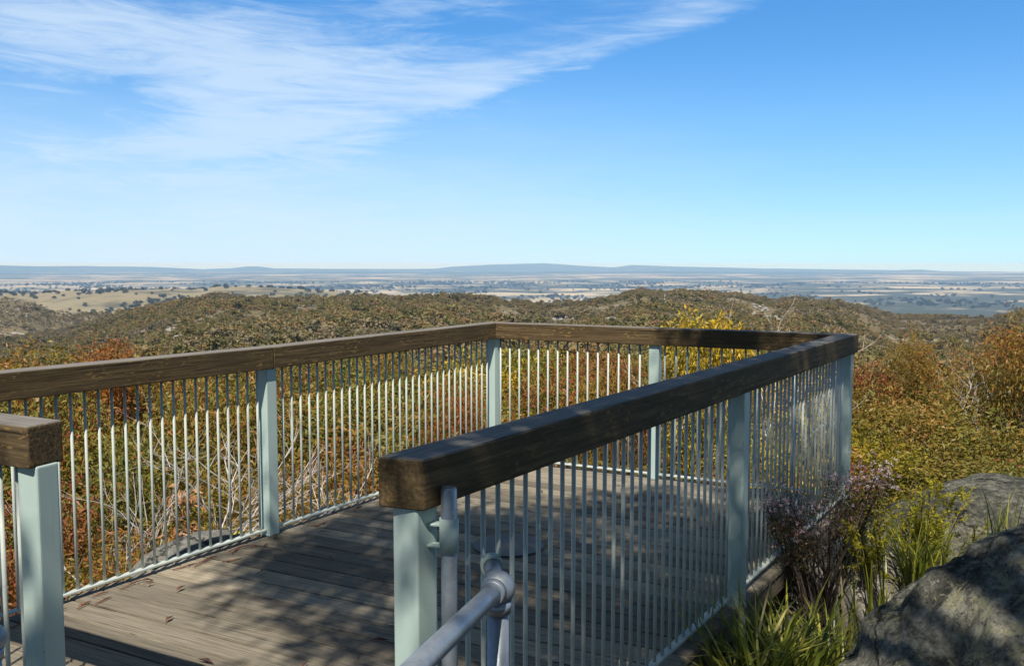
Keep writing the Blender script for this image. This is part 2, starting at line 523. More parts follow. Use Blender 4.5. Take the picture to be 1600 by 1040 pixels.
def hill_material():
    m, t = mat('scrub_hillside')
    o = t.n('ShaderNodeTexCoord').outputs['Object']
    n1 = t.noise(o, 0.012, 6, 0.6)
    n2 = t.noise(o, 0.10, 6, 0.7)
    col = t.ramp(n2, [(0.3, (0.07, 0.062, 0.032)), (0.55, (0.165, 0.130, 0.068)), (0.8, (0.28, 0.235, 0.16))])
    rock = t.math('MULTIPLY', t.rng(n1, 0.57, 0.68), t.rng(n2, 0.42, 0.58))
    col = t.mix(rock, col, (0.40, 0.37, 0.33))
    p = t.n('ShaderNodeBsdfPrincipled', inp={'Base Color': col, 'Roughness': 0.95, 'Specular IOR Level': 0.1})
    finish(t, p.outputs[0])
    return m


def paddock_material():
    m, t = mat('dry_grass_hills')
    o = t.n('ShaderNodeTexCoord').outputs['Object']
    n1 = t.noise(o, 0.0035, 5, 0.6)
    n2 = t.noise(o, 0.02, 6, 0.7)
    col = t.mix(n2, (0.185, 0.155, 0.085), (0.29, 0.245, 0.145))
    col = t.mix(t.rng(n1, 0.5, 0.62, 0, 0.8), col, (0.075, 0.075, 0.045))
    p = t.n('ShaderNodeBsdfPrincipled', inp={'Base Color': col, 'Roughness': 0.95, 'Specular IOR Level': 0.1})
    finish(t, p.outputs[0])
    return m


def plain_material():
    m, t = mat('paddocks_and_woodland')
    o = t.n('ShaderNodeTexCoord').outputs['Object']
    big = t.noise(o, 0.00022, 4, 0.55)
    med = t.noise(o, 0.0011, 5, 0.65)
    small = t.noise(o, 0.006, 5, 0.7)
    vor = t.n('ShaderNodeTexVoronoi', inp={'Vector': o, 'Scale': 0.0016})
    cell = t.n('ShaderNodeSeparateColor', inp={0: vor.outputs['Color']}).outputs[0]
    k = t.math('ADD', t.math('MULTIPLY', med, 0.55), t.math('ADD', t.math('MULTIPLY', small, 0.28), t.math('MULTIPLY', big, 0.35)))
    k = t.math('ADD', k, t.math('MULTIPLY', cell, 0.12))
    straw = t.mix(cell, (0.28, 0.24, 0.15), (0.46, 0.39, 0.26))
    col = t.mix(t.rng(k, 0.635, 0.72), (0.060, 0.068, 0.046), straw)
    p = t.n('ShaderNodeBsdfPrincipled', inp={'Base Color': col, 'Roughness': 0.95, 'Specular IOR Level': 0.1})
    finish(t, p.outputs[0])
    return m


def range_material():
    m, t = mat('wooded_ranges')
    o = t.n('ShaderNodeTexCoord').outputs['Object']
    n1 = t.noise(o, 0.0012, 5, 0.6)
    col = t.mix(t.rng(n1, 0.55, 0.7, 0, 0.5), (0.045, 0.055, 0.035), (0.26, 0.22, 0.14))
    p = t.n('ShaderNodeBsdfPrincipled', inp={'Base Color': col, 'Roughness': 0.95, 'Specular IOR Level': 0.1})
    finish(t, p.outputs[0])
    return m


M['ground'] = ground_material()
M['hill'] = hill_material()
M['paddock'] = paddock_material()
M['plain'] = plain_material()
M['ranges'] = range_material()

# ------------------------------------------------------------------ smooth value noise for terrain
_perm = np.random.default_rng(3).random((64, 64))


def vnoise(x, y):
    xi = np.floor(x).astype(int); yi = np.floor(y).astype(int)
    fx = x - xi; fy = y - yi
    fx = fx * fx * (3 - 2 * fx); fy = fy * fy * (3 - 2 * fy)
    g = lambda a, b: _perm[a % 64, b % 64]
    return (g(xi, yi) * (1 - fx) * (1 - fy) + g(xi + 1, yi) * fx * (1 - fy) + g(xi, yi + 1) * (1 - fx) * fy + g(xi + 1, yi + 1) * fx * fy) - 0.5


def fbm(x, y, n=4):
    s = 0.0; a = 1.0
    for i in range(n):
        s = s + a * vnoise(x * 2 ** i + 7.3 * i, y * 2 ** i + 3.1 * i)
        a *= 0.5
    return s


# ------------------------------------------------------------------ deck plan
T1, T2, T3 = 0.569, 0.475, 0.579
PB = np.array([-0.147, 7.027])
D1 = np.array([math.sin(T1), math.cos(T1)]); N1 = np.array([D1[1], -D1[0]])       # along left side, inward normal
D2 = np.array([math.cos(T2), -math.sin(T2)]); N2 = np.array([D2[1], -D2[0]])      # along far side, inward normal
D3 = np.array([-math.sin(T3), -math.cos(T3)]); O3 = np.array([-D3[1], D3[0]])     # along right side towards viewer, outward normal
PC = PB + D2 * 2.622
PD = PC + D3 * 4.43
PE = np.array([-1.374, 2.560])
DS = (PE - PD) / np.linalg.norm(PE - PD)                                             # opening / front line
PA = PB - D1 * 4.555
if N2[1] > 0:
    N2 = -N2


def ground_z(x, y):
    """height of the natural ground near the deck"""
    x = np.asarray(x, float); y = np.asarray(y, float)
    dx = x - 0.6; dy = y - 3.8
    # distance beyond an oblique oval round the deck
    u = dx * D1[0] + dy * D1[1]; v = dx * D1[1] - dy * D1[0]
    dd = np.maximum(0.0, np.sqrt((u / 1.25) ** 2 + v ** 2) - 1.9)
    back = 1 / (1 + np.exp((y - 1.5) * 1.2))
    left = 1 / (1 + np.exp((x + 0.2) * 1.5))
    z = -0.62 - np.where(dd < 5, 0.50 * dd - 0.020 * dd ** 2, 2.0 + 0.16 * (dd - 5)) * (1 - back)
    z = z + (1 - left) * 0.26
    z = z * (1 - back) + (-0.12 + 0.0 * y) * back
    return z + 0.10 * fbm(x * 0.7, y * 0.7, 3)


# ------------------------------------------------------------------ terrain (structure)
def polar_mesh(name, m, azs, rs, zf, kind='structure'):
    A, Rr = np.meshgrid(azs, rs, indexing='ij')
    x = np.sin(A) * Rr; y = np.cos(A) * Rr
    z = zf(A, Rr, x, y)
    n, k = A.shape
    idx = np.arange(n * k).reshape(n, k)
    f = np.stack([idx[:-1, :-1].ravel(), idx[1:, :-1].ravel(), idx[1:, 1:].ravel(), idx[:-1, 1:].ravel()], 1)[:, ::-1]
    me = mesh_np(name, np.stack([x.ravel(), y.ravel(), z.ravel()], 1), f, smooth=True)
    o = link(name, me, m)
    o['kind'] = kind
    return o


def px(A):
    return 800 + FPX * np.tan(A)


def zrow(row, r):
    return EYE - r * (row - YH) / FPX


def base_profile(r):
    return np.interp(r, [0, 30, 70, 100, 200, 400, 700, 1100, 1500], [-2.6, -4.6, -10.5, -14.5, -22.5, -33.5, -42.5, -46, -46])


RIDGE_X = [-500, 0, 100, 169, 225, 281, 344, 390, 500, 610, 670, 722, 775, 850, 884, 925, 1000, 1092, 1154, 1215, 1240, 1277, 1308, 1354, 1400, 1461, 1548, 1583, 1620, 2100]
RIDGE_Y = [530, 512, 500, 484, 475, 466, 456, 459, 462, 461, 460, 465, 470, 474, 470, 466, 450, 451, 455, 463, 458, 458, 460, 469, 480, 481, 481, 474, 468, 450]
RB_X = [-500, -60, 0, 47, 78, 156, 230, 330]
RB_Y = [452, 456, 458, 462, 473, 481, 500, 530]
RC_X = [-500, 0, 60, 100, 200, 300, 344, 400, 470, 550, 640, 720, 800, 2100]
RC_Y = [455, 452, 456, 452, 446, 449, 445, 445, 451, 458, 466, 474, 490, 500]
PLAIN_Z = -285.0


def hill_z(A, r, x, y):
    u = px(A)
    RcA = 1050 + 130 * np.sin(u / 160.0) + np.where(u > 850, 180, 0) * np.clip((u - 850) / 120, 0, 1)
    rows = np.interp(u, RIDGE_X, RIDGE_Y) + 5.5
    zc_ = zrow(rows, RcA)
    t = np.clip((np.log(np.maximum(r, 1)) - math.log(130)) / (np.log(RcA) - math.log(130)), 0, 1)
    wgt = t * t * (3 - 2 * t)
    P = base_profile(np.minimum(r, RcA))
    z = P + wgt * (zc_ - base_profile(RcA))
    z = z + np.where(r > RcA, -(r - RcA) * 0.22 - ((r - RcA) / 160) ** 2 * 3, 0)
    amp = np.clip((r - 60) / 250, 0, 1)
    z = z + amp * (12.0 * fbm(x / 230 + 3, y / 300 + 1, 2) + 6.0 * fbm(x / 90 + 5, y / 120, 3)) * np.where(r > RcA * 0.93, 0.45, 1)
    # a shallow gully that runs across the slope
    zb = zrow(np.interp(u, RB_X, RB_Y) + 2.5, 1800.0) - np.abs(r - 1800) * np.where(r < 1800, 0.10, 0.25) + 7 * fbm(x / 120, y / 160, 4)
    zb = np.where(u < 330, zb, -400)
    return np.maximum(np.maximum(z, zb), PLAIN_Z - 30)


def paddock_z(A, r, x, y):
    u = px(A)
    z = zrow(np.interp(u, RC_X, RC_Y) + 1, 4300.0) - np.abs(r - 4300) * np.where(r < 4300, 0.052, 0.10) + 26 * fbm(x / 420, y / 700, 4)
    return np.maximum(z, PLAIN_Z - 12)


def plain_z(A, r, x, y):
    return PLAIN_Z + 14 * fbm(x / 3000, y / 3000, 3)


FX = [-700, 0, 60, 130, 200, 250, 320, 365, 385, 405, 430, 520, 600, 680, 705, 770, 820, 850, 880, 905, 960, 985, 1010, 1050, 1150, 1210, 1320, 1400, 1437, 1480, 1600, 2300]
FY = [413, 414, 415.5, 415, 416, 417, 420, 418.5, 416, 415.8, 419, 419.5, 420, 419.5, 416.5, 413.3, 411.8, 411.2, 413, 415, 417.5, 413.8, 414.5, 416, 418, 419, 420.3, 421, 420, 423, 424, 420]


def range_z(A, r, x, y):
    u = px(A)
    top = zrow(np.interp(u, FX, FY), 36000.0)
    s = np.clip((r - 31500) / 4500, 0, 1) - np.clip((r - 36000) / 3000, 0, 1)
    s = s * s * (3 - 2 * s)
    z = PLAIN_Z - 20 + s * (top - PLAIN_Z + 20)
    return z + 30 * fbm(x / 1400, y / 1400, 3) * s * (1 - 0.7 * (r > 35200))


def foothill_z(A, r, x, y):
    u = px(A)
    s = np.clip(1 - np.abs(r - 27500) / 2200, 0, 1)
    s = s * s * (3 - 2 * s)
    h = 55 + 55 * fbm(u / 150.0, u * 0 + 2.7, 3)
    return PLAIN_Z - 15 + s * np.maximum(h, 5)


def near_z(A, r, x, y):
    zz = ground_z(x, y)
    far = np.clip((r - 14) / 30, 0, 1)
    front = np.clip((np.cos(A) + 0.1) / 0.6, 0, 1)
    return zz * (1 - far * front) + base_profile(r) * far * front


az_all = np.concatenate([np.linspace(-math.pi, -0.9, 40)[:-1], np.linspace(-0.9, 0.9, 220), np.linspace(0.9, math.pi, 40)[1:]])
polar_mesh('ground', M['ground'], az_all, np.concatenate([[0.0], np.linspace(0.3, 12, 60), np.geomspace(12.4, 90, 40)]), near_z)
AZF = np.linspace(-0.95, 0.95, 760)
polar_mesh('hillside', M['hill'], AZF, np.geomspace(55, 2800, 230), hill_z)
polar_mesh('paddock_hills', M['paddock'], AZF, np.linspace(2600, 6500, 110), paddock_z)
polar_mesh('plain', M['plain'], np.linspace(-0.95, 0.95, 160), np.geomspace(1500, 39500, 120), plain_z)
polar_mesh('foothills', M['ranges'], np.linspace(-0.95, 0.95, 500), np.linspace(25000, 30000, 24), foothill_z)
polar_mesh('distant_hills', M['ranges'], np.linspace(-0.95, 0.95, 700), np.concatenate([np.linspace(31000, 36000, 24), np.linspace(36200, 39500, 8)]), range_z)


# ------------------------------------------------------------------ viewing deck
def rz_of(d):
    return math.atan2(d[1], d[0])


def local(root, d, pts):
    """world plan points into a frame at root with x along d"""
    n = np.array([-d[1], d[0]])
    return [(float(np.dot(np.asarray(p) - root, d)), float(np.dot(np.asarray(p) - root, n))) for p in pts]


def cross(p, d, q, e):
    s = np.linalg.solve(np.array([d, -e]).T, q - p)
    return p + d * s[0]


deck = empty('viewing_deck', (0.4, 4.6, 0.0))
tag(deck, 'weathered grey timber viewing deck with long boards behind the steel railings', 'deck')
NS = np.array([-DS[1], DS[0]])
if NS[1] > 0:
    NS = -NS                                       # towards the viewer
OUT = 0.055
q_a = cross(PA - N1 * OUT, D1, PA + NS * 0.25, DS)
q_b = cross(PB - N1 * OUT, D1, PB - N2 * OUT, D2)
q_c = cross(PC - N2 * OUT, D2, PC + O3 * OUT, D3)
q_d = cross(PC + O3 * OUT, D3, PD + NS * 0.25, DS)
origin = np.array([0.4, 4.6])
up2 = -N2                                        # across the boards, away from the viewer
loc4 = [np.array(p) for p in local(origin, D2, (q_a, q_b, q_c, q_d))]
bm = bmesh.new()
lay = bm.faces.layers.float.new('board')
ys = sorted([min(p[1] for p in loc4), max(p[1] for p in loc4)])
yb = ys[0]
bw_, gap = 0.138, 0.006


def xspan(yv):
    """x extent of the deck outline at local height yv"""
    xs = []
    for i in range(4):
        a, b = loc4[i], loc4[(i + 1) % 4]
        if (a[1] - yv) * (b[1] - yv) < 0:
            xs.append(a[0] + (b[0] - a[0]) * (yv - a[1]) / (b[1] - a[1]))
    return (min(xs), max(xs)) if len(xs) >= 2 else None


rb = random.Random(4)
while yb < ys[1] - 0.02:
    y1 = min(yb + bw_, ys[1] - 0.004)
    s0, s1 = xspan(yb + 0.004), xspan(y1 - 0.004)
    if s0 and s1 and y1 - yb > 0.03:
        dz = rb.uniform(-0.003, 0.0)
        foot = [(s0[0], yb), (s0[1], yb), (s1[1], y1), (s1[0], y1)]
        tmp = bmesh.new()
        a = [tmp.verts.new((x, yy, -0.034)) for x, yy in foot]
        b = [tmp.verts.new((x, yy, dz + rb.uniform(-0.002, 0.001))) for x, yy in foot]
        tmp.faces.new(a[::-1]); tmp.faces.new(b)
        for i in range(4):
            tmp.faces.new((a[i], a[(i + 1) % 4], b[(i + 1) % 4], b[i]))
        bmesh.ops.bevel(tmp, geom=list(tmp.edges), offset=0.004, segments=2, affect='EDGES')
        me_ = bpy.data.meshes.new('tmp'); tmp.to_mesh(me_); tmp.free()
        nf = len(bm.faces)
        bm.from_mesh(me_); bpy.data.meshes.remove(me_)
        bm.faces.ensure_lookup_table()
        val = rb.random()
        for f in bm.faces[nf:]:
            f[lay] = val
    yb += bw_ + gap
me = bpy.data.meshes.new('boards')
bm.to_mesh(me); bm.free()
boards = link('boards', me, M['boards'], deck, (0, 0, 0), rz_of(D2))


def beam_between(p, q, th, z0, z1, name, m, parent):
    """rectangular timber in world plan from p to q, built with its own x axis along it"""
    d = (q - p) / np.linalg.norm(q - p)
    n = np.array([-d[1], d[0]])
    L = np.linalg.norm(q - p)
    mb = MB().prism([(0, -th / 2), (L, -th / 2), (L, th / 2), (0, th / 2)], z0, z1, 0.005)
    pl_ = parent.location if parent else Vector((0, 0, 0))
    return mb.build(name, m, parent, (p[0] - pl_.x, p[1] - pl_.y, -pl_.z), rz_of(d))


for p, q in ((q_a, q_b), (q_b, q_c), (q_c, q_d), (q_d, q_a)):
    d = (q - p) / np.linalg.norm(q - p)
    inn = np.array([0.4, 4.4]) - p
    n = np.array([-d[1], d[0]])
    if np.dot(n, inn) < 0:
        n = -n
    beam_between(p + n * 0.03 + d * 0.06, q + n * 0.03 - d * 0.06, 0.045, -0.135, -0.040, 'edge_joist', M['boards'], deck)
    beam_between(p + n * 0.10 + d * 0.2, q + n * 0.10 - d * 0.2, 0.07, -0.30, -0.139, 'bearer', M['timber'], deck)
for f in (0.12, 0.5, 0.88):
    for g in (0.15, 0.85):
        c = (q_a * (1 - f) + q_b * f) * (1 - g) + (q_d * (1 - f) + q_c * f) * g
        MB().tube([(0, 0, -0.302), (0, 0, -4.0)], 0.06, 12).build('stump', M['galv'], deck, (c[0] - 0.4, c[1] - 4.6, 0))


# ------------------------------------------------------------------ balustrades
BW, BH, RT = 0.122, 0.123, 1.10
PW = 0.077


def rails_part(root, p, q, foot_world, z0, z1, m=M['timber'], bev=0.007):
    d = (q - p) / np.linalg.norm(q - p)
    n = np.array([-d[1], d[0]])
    ft = [(float(np.dot(np.asarray(x) - p, d)), float(np.dot(np.asarray(x) - p, n))) for x in foot_world]
    dz = z1 - z0
    mb = MB().prism(ft, -BH, 0.0, bev, 3)
    L = np.linalg.norm(q - p)
    for v in mb.bm.verts:
        v.co.z += dz * v.co.x / L
    return mb.build('top_rail', m, root, (p[0] - root.location.x, p[1] - root.location.y, z0), rz_of(d))


def post(root, c, d, top=RT - BH + 0.004, bottom=0.0, plate=True):
    o = MB().box((0, 0, (top + bottom) / 2), (PW, PW, top - bottom), None, 0.008, 3).build('post', M['paint'], root, (c[0] - root.location.x, c[1] - root.location.y, 0), rz_of(d))
    return o


def bars(root, p, d, ss, z0, z1, rad=0.0070):
    """one baluster mesh, then copies of it"""
    first = None
    for s in ss:
        c = p + d * s
        if first is None:
            first = MB().tube([(0, 0, z0), (0, 0, z1)], rad, 8).build('baluster', M['bars'], root)
            o = first
        else:
            o = first.copy()
            COL.objects.link(o)
            o.parent = root
        o.location = (c[0] - root.location.x, c[1] - root.location.y, 0)


def low_rail(root, p, q, z=0.036):
    d = (q - p) / np.linalg.norm(q - p)
    L = float(np.linalg.norm(q - p))
    MB().box((L / 2, 0, z), (L, 0.034, 0.012), None, 0.002, 1).build('bottom_rail', M['bars'], root, (p[0] - root.location.x, p[1] - root.location.y, 0), rz_of(d))


h = BW / 2
inB = cross(PB + N1 * h, D1, PB + N2 * h, D2); outB = cross(PB - N1 * h, D1, PB - N2 * h, D2)
inC = cross(PC + N2 * h, D2, PC - O3 * h, D3); outC = cross(PC - N2 * h, D2, PC + O3 * h, D3)
inA = cross(PA + N1 * h, D1, PA - NS * h, DS); outA = cross(PA - N1 * h, D1, PA + NS * h, DS)

# left side
LS = empty('balustrade', (PA[0], PA[1], 0))
tag(LS, 'long railing of sunlit white bars with bush behind, its timber rail jointed above a post', 'railing', 'railings round the viewing deck')
Sm = PB - D1 * 2.32                                   # the post where the two rail lengths meet
SAG = -0.012
rails_part(LS, PA, Sm, [inA, Sm + N1 * h - D1 * 0.001, Sm - N1 * h - D1 * 0.001, outA], RT, RT + SAG)
rails_part(LS, Sm, PB, [Sm + N1 * h + D1 * 0.001, inB, outB, Sm - N1 * h + D1 * 0.001], RT + SAG, RT)
for s in (0.0, 2.32, 4.555):
    post(LS, PB - D1 * s, D1, RT - BH + (SAG if s == 2.32 else 0) + 0.003)
bars(LS, PB, -D1, [0.0705 * k + 0.09 for k in range(31)] + [2.394 + 0.0688 * k for k in range(31)], 0.036, RT - BH + 0.004)
low_rail(LS, PA + D1 * 0.04, Sm - D1 * 0.04)
low_rail(LS, Sm + D1 * 0.04, PB - D1 * 0.04)

# far side
FS = empty('balustrade', (PB[0], PB[1], 0))
tag(FS, 'short far railing between the two outer corners with a golden tree rising behind its rail', 'railing', 'railings round the viewing deck')
rails_part(FS, PB, PC, [inB, inC, outC, outB][::1], RT, RT)
post(FS, PB + D2 * 1.326, D2)
bars(FS, PB, D2, [0.065 + 0.0818 * k for k in range(15)] + [1.398 + 0.0818 * k for k in range(15)], 0.036, RT - BH + 0.004)
low_rail(FS, PB + D2 * 0.04, PB + D2 * 1.286)
low_rail(FS, PB + D2 * 1.366, PC - D2 * 0.04)

# right side
RS = empty('balustrade', (PD[0], PD[1], 0))
tag(RS, 'railing with thick dark shaded timber rail running from end post to the outer corner', 'railing', 'railings round the viewing deck')
dEnd = PC + D3 * 4.475
endI = cross(PC - O3 * h, D3, dEnd, DS); endO = cross(PC + O3 * h, D3, dEnd, DS)
pe_ = dEnd
rails_part(RS, PC, dEnd, [outC, endO, endI, inC], RT, RT, bev=0.010)
post(RS, PC, D3, bottom=-0.35)
post(RS, PC + D3 * 2.1425 + O3 * 0.02, D3, bottom=-0.42)
post(RS, PC + D3 * 4.422, D3, bottom=-0.2)
bars(RS, PC, D3, [0.085 + 0.0708 * k for k in range(29)] + [2.215 + 0.0711 * k for k in range(31)], 0.036, RT - BH + 0.004)
low_rail(RS, PC + D3 * 0.04, PC + D3 * 2.10)
low_rail(RS, PC + D3 * 2.185, PC + D3 * 4.38)
# small bolt that fixes the middle post to the edge of the deck
bpnt = PC + D3 * 2.1425 + O3 * (0.02 + PW / 2 + 0.004)
MB().tube([(0, 0, 0), (O3[0] * 0.02, O3[1] * 0.02, 0)], 0.010, 6).build('bolt', M['galv'], RS, (bpnt[0] - PD[0], bpnt[1] - PD[1], -0.16))
# round pole clamped to the end post by a welded sleeve
pp = PC + D3 * 4.395 + O3 * 0.083
ppl = (pp[0] - PD[0], pp[1] - PD[1])
MB().tube([(0, 0, -0.45), (0, 0, 1.020), (0, 0, 1.026)], [0.0195, 0.0195, 0.016], 20).build('pole', M['galv'], RS, (*ppl, 0))
slv = MB()
slv.tube([(0, 0, 0.868), (0, 0, 0.951)], 0.0235, 24)
dv = (PC + D3 * 4.422 - pp)
ang = rz_of(dv)
for zz in (0.882, 0.934):
    slv.box((dv[0] * 0.45, dv[1] * 0.45, zz), (0.075, 0.026, 0.006), Matrix.Rotation(ang, 4, 'Z'), 0.001, 1)
slv.build('clamp_sleeve', M['paint'], RS, (*ppl, 0))

# short front stub
TS = empty('balustrade', (PE[0], PE[1], 0))
tag(TS, 'short railing stub with sunlit brown rail end on a pale post, across the opening', 'railing', 'railings round the viewing deck')
eEnd = PE - DS * 0.035
rails_part(TS, PA, eEnd, [outA, eEnd + NS * h, eEnd - NS * h, inA], RT, RT, bev=0.009)
post(TS, PE, DS, bottom=-0.2)
bars(TS, PE, DS, [0.083 + 0.0715 * k for k in range(17)], 0.036, RT - BH + 0.004)
low_rail(TS, PE + DS * 0.04, PA - DS * 0.04)


# ------------------------------------------------------------------ pipe handrails
def handrail(ball, to, away, label, drop):
    b = Vector(ball)
    root = empty('handrail', (b.x, b.y, 0))
    tag(root, label, 'handrail')
    d = (Vector(to) - b).normalized()
    off = Vector((b.x, b.y, 0))
    L = (Vector(to) - b).length
    MB().tube([b + d * 0.022 - off, b + d * 0.12 - off, b + d * L * 0.6 - off, b + d * L - off], 0.0215, 24).build('rail_tube', M['galv'], root)
    fit = MB()
    fit.ball(b - off, 0.0385, 28, 18)
    fit.tube([b + d * 0.026 - off, b + d * 0.046 - off], [0.029, 0.0265], 24)
    fit.tube([b - Vector((0, 0, 0.026)) - off, b - Vector((0, 0, 0.055)) - off], [0.031, 0.0285], 24)
    fit.build('ball_joint', M['galv'], root)
    MB().tube([b - Vector((0, 0, 0.03)) - off, b - Vector((0, 0, drop)) - off], 0.024, 24).build('stanchion', M['galv'], root)
    a = Vector(away) - b
    an = a.normalized()
    MB().tube([b + an * 0.02 - off, b + a - off], 0.0195, 20).build('spigot', M['galv'], root)
    ring = MB()
    e = b + a
    sd = an.cross(Vector((0, 0, 1))).normalized(); upv = sd.cross(an)
    n = 28
    for r0, r1 in ((0.0205, 0.0265),):
        vs = []
        for k in range(n):
            c_ = sd * math.cos(2 * math.pi * k / n) + upv * math.sin(2 * math.pi * k / n)
            vs.append([ring.bm.verts.new(e + c_ * rr + an * t_ - off) for rr, t_ in ((r0, -0.012), (r1, -0.012), (r1, 0.012), (r0, 0.012))])
        for k in range(n):
            k2 = (k + 1) % n
            for j in range(4):
                ring.bm.faces.new((vs[k][j], vs[k][(j + 1) % 4], vs[k2][(j + 1) % 4], vs[k2][j]))
    for sg in (-1, 1):
        # pinched ears of the clamp strap, tight to a baluster
        c0 = e + sd * sg * 0.017 + upv * 0.018 - off
        ring.tube([c0, c0 + upv * 0.010 + sd * sg * 0.002, c0 + upv * 0.024 + sd * sg * 0.003], [0.004, 0.0035, 0.0012], 6)
    bmesh.ops.recalc_face_normals(ring.bm, faces=ring.bm.faces)
    ring.build('clamp_ring', M['paint'], root)
    return root


bR = bp(778, 918, dist=1.93)
toR = bp(560, 1130, dist=1.28)
awR = bp(768, 882, dist=2.07)
handrail(bR, toR, awR, 'galvanised pipe handrail with a ball joint leading up to the shaded end post', 1.6)
bL = bp(-15, 997, dist=2.25)
handrail(bL, bL + np.array([-0.75, -0.7, 0.06]), bL + np.array([-0.10, 0.09, 0.0]), 'galvanised handrail ball and stanchion just beside the pale stub post', 1.6)

# round plate on the deck, bark strips and fallen leaves
pc = bp(795, 852, 0.0)
MB().tube([(0, 0, 0.000), (0, 0, 0.006), (0, 0, 0.008)], [0.20, 0.20, 0.196], 48).build('deck_plate', None, None, (pc[0], pc[1], 0.001))
o = bpy.data.objects['deck_plate']
mm, t = mat('dark_plate')
oo = t.n('ShaderNodeTexCoord').outputs['Object']
finish(t, t.n('ShaderNodeBsdfPrincipled', inp={'Base Color': t.mix(t.noise(oo, 9, 5, 0.6), (0.045, 0.048, 0.05), (0.10, 0.10, 0.10)), 'Roughness': 0.55}).outputs[0])
o.data.materials.clear(); o.data.materials.append(mm)
tag(o, 'round dark flat plate lying on the deck boards behind the shaded railing', 'plate')


# ------------------------------------------------------------------ rocks
def boulder(name, c, s, seed, m, label, detail=5, rough=0.16, rz=0.0, flat=0.0):
    tmp = bmesh.new()
    bmesh.ops.create_icosphere(tmp, subdivisions=detail, radius=1.0)
    v = np.array([x.co[:] for x in tmp.verts])
    r = np.random.default_rng(seed)
    o1 = r.random(3) * 40
    def n3(p, f):
        return (fbm(p[:, 0] * f + o1[0] + p[:, 2] * f * 0.7, p[:, 1] * f + o1[1] - p[:, 2] * f * 0.6, 4) + fbm(p[:, 2] * f + o1[2] + p[:, 0] * 0.5 * f, p[:, 0] * f - p[:, 1] * f * 0.8, 4)) * 0.5
    k = 1 + rough * 2.0 * n3(v, 0.9) + rough * 0.8 * n3(v, 3.0) + rough * 0.28 * n3(v, 10.0) + rough * 0.14 * n3(v, 27.0)
    v = v * k[:, None]
    sup = np.sign(v) * np.abs(v) ** 0.92
    v = sup * np.array(s)
    for x, q in zip(tmp.verts, v):
        x.co = q
    for f in tmp.faces:
        f.smooth = True
    me = bpy.data.meshes.new(name)
    tmp.to_mesh(me); tmp.free()
    o = link(name, me, m, None, c, rz)
    tag(o, label, 'rock')
    return o


boulder('boulder', (2.70, 3.20, -0.47), (1.80, 0.85, 1.28), 2, M['granite'], 'large dark lichen covered boulder filling the corner in front of the grasses', 7, 0.11, 0.12)
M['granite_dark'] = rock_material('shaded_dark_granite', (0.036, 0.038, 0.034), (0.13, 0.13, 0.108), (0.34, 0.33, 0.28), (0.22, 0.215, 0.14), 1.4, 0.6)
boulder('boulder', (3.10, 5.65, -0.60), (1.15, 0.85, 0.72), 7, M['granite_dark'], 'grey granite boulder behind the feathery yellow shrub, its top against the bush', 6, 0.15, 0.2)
boulder('rock_slab', (1.98, 4.95, -0.60), (0.62, 0.46, 0.58), 12, M['granite_pale'], 'pale bare rock slab in sun behind the grass, beside the flowering shrub', 5, 0.10, 0.6)
boulder('rock_slab', (-1.86, 5.22, -0.32), (0.45, 0.25, 0.27), 21, M['granite_mid'], 'low grey rock just outside the bars of the long sunlit railing', 5, 0.10, 0.95)
boulder('rock_slab', (-1.22, 5.85, -0.38), (0.20, 0.15, 0.34), 25, M['granite_pale'], 'small pale rock at the foot of the post under the rail joint', 4, 0.12, 0.6)


# ------------------------------------------------------------------ leaves
def leaf_faces(base, dirn, length, width, rnd, curl=0.15):
    """diamond leaves: base point, direction, length, width -> verts, quads"""
    n = len(base)
    side = np.cross(dirn, rnd)
    side /= np.linalg.norm(side, axis=1)[:, None] + 1e-9
    nor = np.cross(side, dirn)
    L = length[:, None]; Wd = width[:, None]
    mid = base + dirn * L * 0.45 + nor * L * curl * 0.6
    tip = base + dirn * L - np.array([0, 0, 1]) * L * 0.10
    V = np.stack([base, mid - side * Wd * 0.5, tip, mid + side * Wd * 0.5], 1).reshape(-1, 3)
    F = np.arange(n * 4).reshape(n, 4)
    return V, F


def unit(v):
    return v / (np.linalg.norm(v, axis=-1, keepdims=True) + 1e-9)


